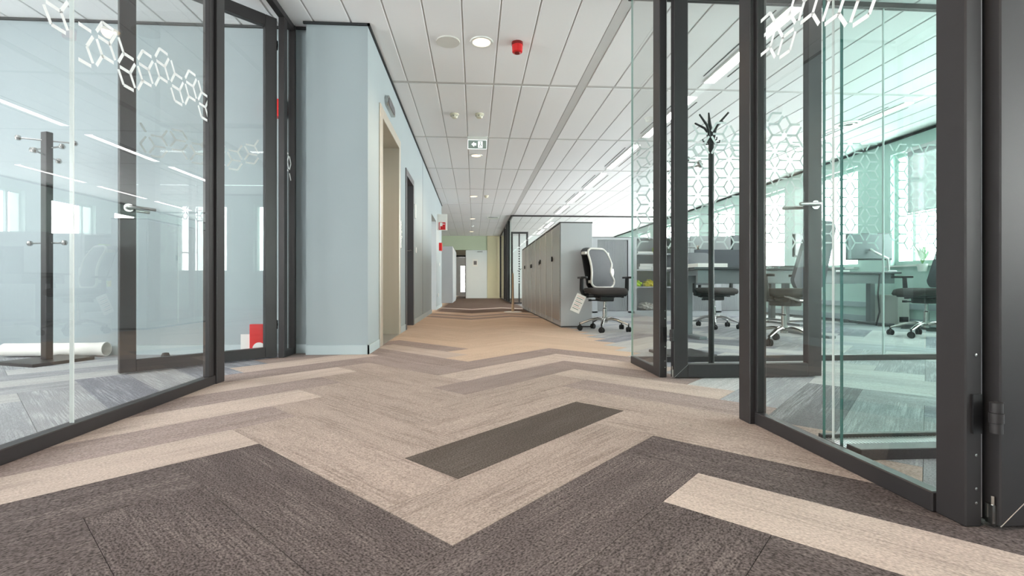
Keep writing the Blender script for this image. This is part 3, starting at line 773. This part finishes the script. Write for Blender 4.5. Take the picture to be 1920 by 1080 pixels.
def slab_from_loop(loop, yfun, th, m=10):
    """filled curved panel: concentric rings"""
    mb = MB(); n = len(loop); cx = sum(p[0] for p in loop)/n; cz = sum(p[1] for p in loop)/n
    for side in (0, 1):
        base = len(mb.v)
        for k in range(m+1):
            f = 1-k/m*.999
            for (x, z) in loop:
                X, Z = cx+(x-cx)*f, cz+(z-cz)*f
                mb.v.append((X, yfun(X, Z)+(th if side else 0), Z))
        for k in range(m):
            for j in range(n):
                j2 = (j+1) % n; q = (base+k*n+j, base+k*n+j2, base+(k+1)*n+j2, base+(k+1)*n+j)
                mb.f.append(q if side else q[::-1]); mb.m.append(0)
    tot = (m+1)*n
    for j in range(n):
        j2 = (j+1) % n; mb.f.append((j, j2, tot+j2, tot+j)); mb.m.append(0)
    return mb
def make_chair(label, loc, rz, style='mesh', group=None, basemat='chrome', back_twist=0.0, base_twist=0.0, seatz=.485):
    """front of the chair faces -y"""
    t = thing('office_chair', label, 'chair', loc, rz, group)
    # base
    for k in range(5):
        a = base_twist+k*2*PI/5; c, s = math.cos(a), math.sin(a)
        pts = [(r*c, r*s, z) for r, z in ((.02, .135), (.09, .150), (.17, .135), (.25, .105), (.305, .085))]
        lg = MB().tube(pts, [.026, .024, .021, .018, .015], 10, flat=.75).build('base_arm', M[basemat], t, smooth=True)
        cs = MB()
        T = rotT((.305*c, .305*s, .03), rz=a+.9+k*1.1)
        for d_ in (-.018, .018):
            cs.lathe([(.0, -.010), (.022, -.010), (.030, -.005), (.030, .005), (.022, .010), (0, .010)], 18, T @ rotT((0, d_, 0), rx=PI/2))
        cs.lathe([(.034, -.006), (.034, .006)], 16, T @ rotT((0, 0, .006), rx=PI/2)); cs.lathe([(.008, 0), (.008, .045)], 8, T @ rotT((0, 0, .025)))
        cs.build('caster', M['rubber'], lg, smooth=True)
    MB().cyl(0, 0, .10, .17, .034, 20).build('base_hub', M[basemat], t, smooth=True)
    MB().lathe([(.026, .16), (.026, .27), (.017, .28), (.017, .40)], 20).build('gas_column', M['chrome'], t, smooth=True)
    mc = MB().box(-.085, .085, -.10, .12, .36, .425).box(-.11, .11, -.06, .10, .40, .43)
    me_ = mc.build('tilt_mechanism', M['black'], t, bevel=.012, seg=2)
    for (x0, x1, y, z) in ((-.24, -.08, -.02, .415), (-.22, -.08, -.06, .375), (.08, .23, -.02, .415)):
        MB().tube([(x0, y, z), (x1, y, z)], .008, 8).box(min(x0, x1) if x0 < 0 else x1-.03, (min(x0, x1)+.03) if x0 < 0 else x1, y-.015, y+.015, z-.012, z+.012).build('lever', M['black'], t)
    MB().box(-.19, .19, -.17, .17, .425, .445).build('seat_pan', M['black'], t, bevel=.008)
    st = cushion(.48, .47, .085); xf(st, Matrix.Translation((0, -.01, seatz))).build('seat', M['fabric'], t, smooth='all')
    # back
    tw = Matrix.Translation((.03 if back_twist else 0, .2, 0)) @ Matrix.Rotation(back_twist, 4, 'Z') @ Matrix.Translation((0, -.2, 0))
    if style == 'mesh':
        loop = rr_loop(.37, .50, .09, 8, 0, .775)
        out = []
        for x, z in loop:
            w_ = 1-.10*((z-.77)/.25); out.append((x*w_, z))
        dens = []
        for i in range(len(out)):
            a, b = out[i], out[(i+1) % len(out)]; L = math.hypot(b[0]-a[0], b[1]-a[1]); q = max(1, int(L/.035))
            for k in range(q): 
                x = a[0]+(b[0]-a[0])*k/q; z = a[1]+(b[1]-a[1])*k/q
                if a[0] > .13 and b[0] > .13 and abs(a[0]-b[0]) < .05: x = x-.07*max(0, math.cos((z-.72)/.12*PI/2) if abs(z-.72) < .12 else 0)**2
                dens.append((x, z))
        yf = lambda x, z: back_y(z)+.55*x*x-.02
        T = tw
        ring = MB().tube([tuple(T @ Vector((x, yf(x, z), z))) for x, z in dens], .0135, 10, closed=True)
        ring.build('back_ring', M['offwhite'], t, smooth=True)
        xf(slab_from_loop(dens, yf, .004), T).build('back_mesh', M['mesh'], t, smooth=True)
        sh = rr_loop(.40, .56, .12, 8, -.0, .765)
        yb_ = lambda x, z: yf(x, z)+.085+.02*math.cos(z*6)
        xf(slab_from_loop([(x*(1-.1*((z-.76)/.28)), z) for x, z in sh], yb_, .014), T).build('back_shell', M['black'], t, smooth=True)
        for z, x0, sg_ in ((.60, .10, 1), (.965, .12, 1), (.60, -.10, -1), (.965, -.12, -1)):
            MB().box(min(-.03*sg_, .09*sg_), max(-.03*sg_, .09*sg_), 0, .075, -.018, .018, T=T @ rotT((x0, yf(x0, z)+.012, z))).build('spacer_bracket', M['offwhite'], t, bevel=.006)
        kb = MB().lathe([(.0, -.006), (.03, -.006), (.038, 0), (.036, .008), (0, .012)], 20, T @ rotT((.150, yf(.15, .72)-.006, .72), rx=PI/2) @ Matrix.Diagonal((.75, 1.35, 1, 1)))
        kb.build('lumbar_knob', M['white'], t, smooth=True)
        MB().tube([(0, .10, .41), (0, .22, .40), (0, .27, .48), (0, .29, .62)], .022, 10, flat=.6).build('back_stem', M['black'], t, smooth=True)
    else:
        tall = style == 'tall'
        zc, ht, wd = (.83, .60, .42) if tall else (.78, .44, .42)
        loop = rr_loop(wd, ht, .08, 8, 0, zc)
        dens = [(x*(1-.12*((z-zc)/(ht/2))), z) for x, z in loop]
        yf = lambda x, z: back_y(z, .10)+.6*x*x
        xf(slab_from_loop(dens, yf, .035), tw).build('backrest', M['mesh'] if not tall else M['panel_d'], t, smooth=True)
        MB().tube([(0, .10, .41), (0, .24, .40), (0, .28, .50), (0, .27, .62)], .024, 10, flat=.6).build('back_stem', M['black'], t, smooth=True)
        if tall:
            MB().tube([(-.20, .14, .46), (-.16, .25, .42), (0, .29, .41), (.16, .25, .42), (.20, .14, .46)], .011, 8).build('chrome_hoop', M['chrome'], t, smooth=True)
    for s in (-1, 1):
        ar = MB().tube([(s*.20, .02, .43), (s*.265, .02, .44), (s*.285, .02, .50), (s*.285, .01, .64)], [.016, .018, .019, .017], 8, flat=1.4)
        aro = ar.build('armrest_upright', M['black'], t, smooth=True)
        MB().prism([(s*.285+x, -.02+y) for x, y in rr_loop(.085, .23, .035, 5)], .638, .662).build('armrest_pad', M['black'], aro, bevel=.006)
    return t
ch = make_chair('black office chair with pale ringed grey mesh back by the cupboard end', (1.60, 5.80, 0), math.radians(2), 'mesh', back_twist=math.radians(27), base_twist=.52)
t = thing('paper_tag', 'printed paper sheet hanging from the side of the mesh backed chair', 'paper', (1.315, 5.74, .445), 0)
T = Matrix.Rotation(math.radians(24), 4, 'Y')
MB().box(-.07, .05, 0, .0015, -.235, -.01, T=T).build('sheet', M['paper'], t)
for i in range(8): MB().box(-.055, .035-.012*(i % 3), -.001, 0, -.045-i*.022, -.038-i*.022, T=T).build('text_line', M['ink'] if i % 2 else M['pink'], t)
MB().tube([(0, 0, -.015), (.0, .02, .0), (.03, .05, .01)], .002, 5).build('string', M['black'], t)
make_chair('grey office chair facing out behind the nearest desk', (3.12, 6.08, 0), math.radians(12), 'plain', basemat='alu', base_twist=.3)
make_chair('tall backed dark office chair turned away in front of the left desk', (2.95, 4.40, 0), math.radians(-158), 'tall', base_twist=.2)
make_chair('office chair half hidden by the right frame post facing the right desk', (4.85, 4.86, 0), math.radians(-92), 'tall', base_twist=.1)
# ------------------------------------------------------------------ desks
def desk(label, x, y, wd=1.6, dp=.8, rz=0):
    t = thing('desk', label, 'desk', (x, y, 0), rz)
    MB().box(0, wd, 0, dp, .715, .74).build('desktop', M['desk'], t, bevel=.003, seg=1)
    MB().box(.06, wd-.06, .05, .09, .58, .714).box(.06, wd-.06, dp-.09, dp-.05, .58, .714).build('underframe', M['desk_leg'], t)
    for xx in (.08, wd-.14):
        lg = MB().box(xx, xx+.07, dp/2-.04, dp/2+.04, .03, .66).box(xx, xx+.07, .06, dp-.06, .66, .714).build('leg', M['desk_leg'], t)
        MB().box(xx-.005, xx+.075, .04, dp-.04, 0, .03).build('foot', M['desk_leg'], lg, bevel=.004, seg=1)
    return t
desk('grey desk nearest to the glass wall on the left of the office', 2.22, 4.72)
desk('grey desk on the right of the office carrying the wide monitor and white keyboard', 4.33, 6.2, 1.5, .8)
desk('grey desk at the rear in front of the tambour cupboards', 3.3, 7.06)
def monitor(label, x, y, rz, wd=.56, ht=.33, base_z=.74, cz=1.14, arm=True):
    t = thing('monitor', label, 'monitor', (x, y, base_z), rz)
    MB().box(-wd/2, wd/2, 0, .018, cz-base_z-ht/2, cz-base_z+ht/2).build('display_panel', M['black'], t, bevel=.003, seg=1)
    MB().box(-wd/2+.01, wd/2-.01, -.022, 0, cz-base_z-ht/2+.015, cz-base_z+ht/2-.01).build('back_cover', M['screen'], t, bevel=.008)
    a = MB().tube([(0, -.03, cz-base_z-.04), (0, -.10, cz-base_z-.08), (.16, -.13, .18), (.22, -.06, .03)], [.016, .016, .018, .016], 8)
    a.build('monitor_arm', M['white'], t, smooth=True)
    MB().box(.17, .29, -.12, 0, 0, .018).build('clamp_base', M['alu'], t, bevel=.003)
monitor('grey monitor back above the rear desk seen between the frames', 4.35, 7.40, .1, .56, .40, cz=1.15)
monitor('wide grey monitor back on an arm above the right desk', 5.55, 6.42, -.12, .62, .38, cz=1.10)
monitor('black edged monitor back at the far end of the right desk', 4.75, 6.6, .3, .50, .34, cz=1.13)
tag(MB().box(0, .42, 0, .18, 0, .02).build('keyboard', M['white'], loc=(4.7, 6.24, .74), bevel=.003, seg=1), 'white keyboard lying on the right desk', 'keyboard')
tag(MB().box(0, .40, 0, .16, 0, .02).build('keyboard', M['black'], loc=(2.95, 4.82, .74), bevel=.003, seg=1), 'black keyboard lying on the nearest left desk', 'keyboard')
tag(MB().box(0, .34, 0, .26, 0, .045).build('document_stack', M['paper'], loc=(2.32, 4.85, .74), rz=.1, bevel=.002, seg=1), 'stack of white paper on the left corner of the nearest desk', 'papers')
tag(MB().box(0, .9, 0, .03, 0, .36).build('desk_screen', M['panel_d'], loc=(3.35, 7.10, .74+.0), bevel=.004), 'low charcoal felt screen standing on the rear desk', 'desk screen')
tag(MB().box(0, .7, 0, .03, 0, .64).build('desk_screen', M['panel'], loc=(3.6, 7.80, .74), bevel=.004), 'high pale felt screen at the back of the rear desk', 'desk screen')
t = thing('computer_tower', 'white computer case with black feet under the right desk', 'computer', (5.83, 6.26, 0))
MB().box(0, .17, 0, .40, .01, .42).build('case', M['offwhite'], t, bevel=.005)
MB().box(.02, .15, -.004, 0, .05, .12).build('port_panel', M['black'], t)
tag(MB().tube([(4.1, 6.72, .012), (4.2, 6.9, .012), (4.9, 7.03, .012), (5.3, 7.03, .012)], .009, 6).build('power_cable', M['black'], smooth=True), 'black power cable lying on the floor below the right desk', 'cable')
tag(MB().tube([(5.45, 6.13, .70), (5.38, 6.08, .45), (5.42, 6.1, .2), (5.46, 6.2, .012)], .010, 6).build('power_cable', M['black'], smooth=True), 'black cable hanging down behind the right office chair', 'cable')
t = thing('wall_socket', 'white double socket low on the window wall', 'socket', (XR-.034, 6.9, .16))
MB().box(-.012, 0, -.075, .075, -.04, .04).build('plate', M['white'], t, bevel=.003, seg=1)
for y in (-.036, .036): MB().lathe([(.02, 0), (.02, .003)], 16, rotT((-.012, y, 0), ry=-PI/2)).build('outlet', M['cream_pl'], t)
# plant on the sill
t = thing('potted_plant', 'small green potted plant on the window sill by the right post', 'plant', (XR-.15, 6.0, .74))
MB().lathe([(.0, 0), (.045, 0), (.06, .10), (.052, .10), (.045, .02)], 18).build('pot', M['white'], t, smooth=True)
rnd = random.Random(3); lf = MB()
for k in range(26):
    a = rnd.uniform(0, 2*PI); r = rnd.uniform(.05, .15); hgt = rnd.uniform(.12, .30)
    T = rotT((0, 0, .09), rz=a)
    b = len(lf.v); lf.v += [tuple(T @ Vector(p)) for p in ((0, 0, 0), (r*.5, -.014, hgt*.7), (r, 0, hgt), (r*.5, .014, hgt*.7+.004))]
    lf.f += [(b, b+1, b+2, b+3)]; lf.m.append(0)
lf.build('foliage', M['leaf'], t)
# venetian blind pulled partly down at the first visible window
t = thing('window_blind', 'grey slatted blind pulled down over the window by the right post', 'blind', (XR-.06, 5.43, 0))
MB().box(-.02, .03, 0, .90, 2.40, 2.45).build('head_rail', M['alu'], t)
for k in range(30): MB().box(-.016, .016, .02, .88, -.001, .001, T=rotT((0, 0, 2.385-k*.028), ry=math.radians(68))).build('slat', M['blind'], t)
MB().box(-.012, .012, .02, .88, 1.525, 1.545).build('bottom_rail', M['alu'], t)

# ------------------------------------------------------------------ coat stands
def peg_stand(label, loc, rz):
    t = thing('coat_stand', label, 'coat stand', loc, rz)
    MB().box(-.19, .19, -.19, .19, 0, .022).build('base_plate', M['frame'], t, bevel=.003, seg=1)
    MB().box(-.030, .030, -.022, .022, .022, 1.66).build('post', M['frame'], t, bevel=.003, seg=1)
    for z, a in ((1.60, .75), (1.545, .0), (1.49, -.95), (.86, .1)):
        c, s = math.cos(a), math.sin(a); L = .155
        pg = MB().tube([(-L*c, -L*s, z), (L*c, L*s, z)], .006, 8)
        for q in (-1, 1): pg.lathe([(0, -.020), (.014, -.016), (.020, 0), (.014, .016), (0, .020)], 14, rotT((q*L*c, q*L*s, z)))
        pg.build('coat_peg', M['chrome'], t, smooth=True)
    return t
peg_stand('dark flat post coat stand with ball pegs in the left room', (-3.08, 3.67, 0), math.radians(-20))
peg_stand('dark flat post coat stand with ball pegs behind the right glass door', (1.66, 3.75, 0), math.radians(5))
t = thing('coat_stand', 'black round pole coat stand with branching hooks on a disc base', 'coat stand', (1.585, 3.12, 0))
MB().lathe([(0, 0), (.17, 0), (.17, .008), (.15, .016), (0, .018)], 36).build('base_disc', M['alu'], t, smooth=True)
MB().cyl(0, 0, .018, 1.57, .018, 16).build('pole', M['black'], t, smooth=True)
MB().cyl(0, 0, 1.50, 1.585, .024, 16).build('collar', M['black'], t, smooth=True)
for k in range(4):
    a = .5+k*PI/2; c, s = math.cos(a), math.sin(a)
    MB().tube([(.018*c, .018*s, 1.54), (.03*c, .03*s, 1.59), (.05*c, .05*s, 1.62), (.125*c, .125*s, 1.675)], [.010, .009, .008, .006], 8).build('hook', M['black'], t, smooth=True)
for k in range(4):
    a = .1+k*PI/2; c, s = math.cos(a), math.sin(a)
    MB().tube([(.02*c, .02*s, 1.51), (.06*c, .06*s, 1.515), (.062*c, .062*s, 1.53)], .004, 6).build('peg', M['black'], t, smooth=True)
MB().tube([(0, 0, 1.58), (-.012, 0, 1.63), (-.018, 0, 1.71)], [.014, .012, .005], 8).build('finial', M['black'], t, smooth=True)
t = thing('coat_stand', 'distant black coat stand inside the far glass room', 'coat stand', (1.55, 14.9, 0))
MB().cyl(0, 0, 0, .02, .2, 20).build('base_disc', M['black'], t)
MB().cyl(0, 0, .02, 1.2, .025, 10).build('pole', M['black'], t)
MB().tube([(-.2, 0, 1.0), (0, 0, 1.12), (.2, 0, 1.0)], .012, 6).build('hook', M['black'], t)
# poster tube, red box, white card
t = thing('paper_roll', 'white rolled paper tube lying on the floor of the left room', 'paper roll', (-3.25, 3.945, .057))
T = Matrix.Rotation(PI/2, 4, 'Y')
MB().lathe([(.044, -.38), (.050, -.37), (.050, .30), (.056, .38), (.050, .38), (.044, .30), (.044, -.38)], 28, T).build('roll', M['paper'], t, smooth=True)
MB().lathe([(.0505, -.01), (.0512, -.01), (.0512, .01), (.0505, .01)], 28, T).build('tape_band', M['white'], t)
t = thing('red_holder', 'bright red upright card holder on the floor behind the left glass door', 'holder', (-1.735, 3.93, 0))
MB().box(-.045, .06, 0, .05, .0, .245).build('body', M['red'], t, bevel=.003)
MB().lathe([(0, 0), (.05, 0), (.05, .003), (0, .003)], 24, rotT((.03, -.001, .052), rx=PI/2)).build('round_label', M['white'], t)
tag(MB().box(-.07, .0, 0, .003, 0, .165).build('white_card', M['paper'], loc=(-1.785, 3.95, .0), rz=.05), 'white card standing left of the red holder', 'card')
tag(MB().lathe([(0, 0), (.028, 0), (.03, .006), (.022, .028), (0, .032)], 18).build('door_stop', M['rubber'], loc=(-2.40, 3.9, 0)), 'small black door stop on the floor by the left room wall', 'door stop')
t = thing('fire_alarm_box', 'small red fire alarm box on the wall behind the left sidelight', 'alarm', (-1.585, 3.985, 1.98))
MB().box(-.055, .055, -.035, .03, -.07, .07).build('box', M['red'], t, bevel=.004)
MB().lathe([(.008, 0), (.008, .003)], 12, rotT((.03, -.035, -.01), rx=PI/2)).build('button', M['white'], t)
# floor stand sign
t = thing('post_stand', 'slim pale floor post on a white disc by the cupboards', 'stand', (.80, 9.9, 0))
MB().lathe([(0, 0), (.19, 0), (.19, .006), (.16, .014), (0, .016)], 32).build('base_disc', M['white'], t, smooth=True)
MB().lathe([(.030, .015), (.022, .3), (.016, .8), (0, .81)], 16).build('tapered_post', M['cork'], t, smooth=True)

# ------------------------------------------------------------------ fire signs
t = thing('fire_hose_sign', 'white projecting sign with red fire hose pictogram on the corridor wall', 'sign', (WX, 11.3, 2.0))
MB().box(0, .225, 0, .02, -.16, .22).build('panel', M['white'], t, bevel=.002, seg=1)
pg = MB().box(.03, .185, -.003, 0, -.145, .03)
pg.build('red_square', M['red'], t)
MB().box(.05, .115, -.006, -.003, -.06, .02).box(.115, .17, -.006, -.003, -.02, -.045+.04).box(.05, .065, -.006, -.003, -.13, -.06).build('hose_pictogram', M['white'], t)
tag(MB().box(0, .07, 0, .20, 0, .19).build('fire_sign', M['red'], loc=(WX, 11.75, 1.40)), 'small red fire box on the wall below the projecting sign', 'sign')

# ------------------------------------------------------------------ ceiling gear
def spot_light(name, loc, power, colr, size, blend=.8, r=.05):
    l = bpy.data.lights.new(name, 'SPOT'); l.energy = power; l.color = colr; l.spot_size = size; l.spot_blend = blend; l.shadow_soft_size = r
    return l
dl = [(.064, 4.15, 'nearest warm recessed downlight above the corridor'), (.034, 7.78, 'warm downlight just beyond the exit sign'), (-.013, 11.37, 'third warm downlight along the corridor ceiling'),
      (-.05, 15.19, 'fourth warm downlight along the corridor ceiling'), (-.10, 18.8, 'farthest warm downlight before the corridor end'), (.06, .45, 'warm downlight above the photographer outside the picture')]
sdata = spot_light('downlight_beam', None, SPOT, (1.0, .70, .42), math.radians(140))
for x, y, lb in dl:
    t = thing('downlight', lb, 'ceiling light', (x, y, CEIL))
    MB().lathe([(.075, -.001), (.100, -.001), (.097, -.010), (.078, -.010), (.075, -.001)], 36).build('trim_ring', M['white'], t, smooth=True)
    MB().lathe([(0, -.002), (.076, -.002), (.076, -.005), (0, -.006)], 36).build('lamp_disc', M['lamp'], t)
    lo = bpy.data.objects.new('downlight_beam', sdata); col.objects.link(lo); lo.parent = t; lo.location = (0, 0, -.02)
t = thing('ceiling_speaker', 'round cream ceiling speaker left of the nearest downlight', 'speaker', (-.225, 4.16, CEIL))
MB().lathe([(.078, -.001), (.102, -.001), (.100, -.012), (.080, -.012)], 36).build('rim', M['offwhite'], t, smooth=True)
MB().lathe([(0, -.003), (.080, -.003), (.080, -.009), (0, -.010)], 36).build('grille', M['cream_pl'], t)
t = thing('alarm_sounder', 'red fire alarm sounder on the ceiling right of the nearest downlight', 'alarm', (.374, 4.15, CEIL))
MB().lathe([(0, 0), (.050, 0), (.050, -.022), (.046, -.024), (0, -.024)], 28).build('base', M['red_dark'], t, smooth=True)
MB().lathe([(0, -.024), (.047, -.024), (.044, -.082), (.036, -.088), (0, -.088)], 28).build('body', M['red'], t, smooth=True)
MB().lathe([(0, -.088), (.028, -.088), (.022, -.095), (0, -.095)], 20).build('lens', M['red_dark'], t, smooth=True)
for x, y, lb in ((-.242, 5.93, 'left one of the two smoke detectors before the exit sign'), (.065, 5.91, 'right one of the two smoke detectors before the exit sign'), (.29, 11.28, 'small smoke detector beside the third downlight')):
    t = thing('smoke_detector', lb, 'smoke detector', (x, y, CEIL))
    MB().lathe([(0, 0), (.055, 0), (.055, -.012), (.048, -.016), (0, -.016)], 28).build('base', M['cream_pl'], t, smooth=True)
    MB().lathe([(0, -.016), (.044, -.016), (.042, -.034), (.030, -.050), (0, -.054)], 28).build('head', M['cream_pl'], t, smooth=True)
    for k in range(6):
        MB().box(.036, .046, -.008, .008, -.032, -.026, T=Matrix.Rotation(k*PI/3+.3, 4, 'Z')).build('vent_slot', M['black'], t)
t = thing('ceiling_grille', 'white oblong ceiling box near the fourth downlight', 'ceiling unit', (.60, 14.9, CEIL))
MB().box(-.20, .16, -.12, .12, -.03, 0).build('housing', M['white'], t, bevel=.008)
MB().box(-.16, .12, -.122, -.120, -.022, -.010).build('slot', M['shadow_gap'], t)
t = thing('emergency_light', 'tiny white emergency lamp beyond the fourth downlight', 'ceiling light', (-.056, 16.95, CEIL))
MB().lathe([(0, 0), (.06, 0), (.05, -.03), (0, -.035)], 20).build('housing', M['white'], t, smooth=True)
MB().lathe([(0, -.035), (.035, -.033), (0, -.045)], 16).build('lens', M['exit'], t)
t = thing('ceiling_diffuser', 'round white air diffuser in the office ceiling', 'air vent', (4.86, 5.96, CEIL))
MB().lathe([(.10, -.001), (.155, -.001), (.15, -.012), (.11, -.014), (.10, -.001)], 36).build('outer_ring', M['white'], t, smooth=True)
MB().lathe([(.05, -.001), (.085, -.001), (.08, -.016), (.055, -.016), (.05, -.001)], 32).build('inner_ring', M['offwhite'], t, smooth=True)
# exit sign
t = thing('exit_sign', 'hanging glass exit sign with white arrow and door pictogram', 'sign', (.045, 6.82, CEIL))
MB().box(-.14, .14, -.03, .03, -.035, 0).build('housing', M['white'], t, bevel=.004)
MB().box(-.135, .135, -.004, .004, -.175, -.04).build('panel', M['exit_bg'], t, bevel=.001, seg=1)
MB().box(-.135, .135, -.006, -.004, -.048, -.040).box(-.135, .135, -.006, -.004, -.175, -.168).box(-.135, -.128, -.006, -.004, -.168, -.048).box(.128, .135, -.006, -.004, -.168, -.048).build('lit_edge', M['exit'], t)
XZ = Matrix.Rotation(PI/2, 4, 'X')
MB().prism([(-.085, -.107), (-.045, -.070), (-.045, -.090), (-.015, -.090), (-.015, -.124), (-.045, -.124), (-.045, -.144)], .004, .006, T=XZ).build('arrow', M['exit'], t)
MB().box(.01, .075, -.006, -.004, -.155, -.062).build('door_symbol', M['exit'], t)
MB().lathe([(0, 0), (.008, 0), (.008, .002), (0, .002)], 10, rotT((.045, -.006, -.080), rx=PI/2)).box(.037, .050, -.008, -.006, -.115, -.090).box(.028, .037, -.008, -.006, -.145, -.112).box(.050, .062, -.008, -.006, -.135, -.112).build('running_figure', M['exit_bg'], t)
# linear fluorescent luminaires
def luminaire(x, y0, y1, label, group=None):
    t = thing('fluorescent_light', label, 'ceiling light', (x, (y0+y1)/2, CEIL), 0, group)
    h = (y1-y0)/2
    MB().box(-.055, .055, -h, h, -.006, -.0005).build('diffuser', M['tube'], t)
    for s in (-1, 1):
        MB().box(s*.058-.003, s*.058+.003, -h, h, -.010, 0).build('side_trim', M['white'], t)
        MB().box(s*.125-.006, s*.125+.006, -h*.8, h*.8, -.002, 0).build('air_slot', M['shadow_gap'], t)
    return t
nm = ['first', 'second', 'third', 'fourth', 'fifth', 'sixth', 'seventh', 'eighth', 'ninth', 'tenth', 'eleventh', 'twelfth']
for fx, lbl in ((2.43, 'in the ceiling row nearest the corridor'), (5.0, 'in the ceiling row nearest the windows')):
    n = 0
    for (c, d) in rows:
        if d > 14.4 or c < -4.4: continue
        if c < 1.6 < d: c = 1.55
        luminaire(fx, c+.16, d-.16, '%s fluorescent strip light from the near end %s' % (nm[n], lbl), 'fluorescent strips on the right'); n += 1
n = 0  # unseen strips, added to brighten the left room
for (c, d) in rows:
    if c < -4.4 or d > 3.9: continue
    luminaire(-3.35, c+.16, d-.16, '%s fluorescent strip light from the near end in the left room ceiling' % nm[n], 'fluorescent strips in the left room'); n += 1
# the room beyond the corridor end has a lamp of its own
luminaire(0.2, 22.2, 23.2, 'fluorescent strip light in the room beyond the corridor end')
luminaire(-.2, 24.3, 25.3, 'small fluorescent strip light behind the inner door frame')  # unseen lamp added to brighten the black space behind the frame
luminaire(2.6, 15.9, 17.4, 'fluorescent strip light inside the far glass room')
luminaire(2.6, 18.0, 19.5, 'rear fluorescent strip light inside the far glass room')
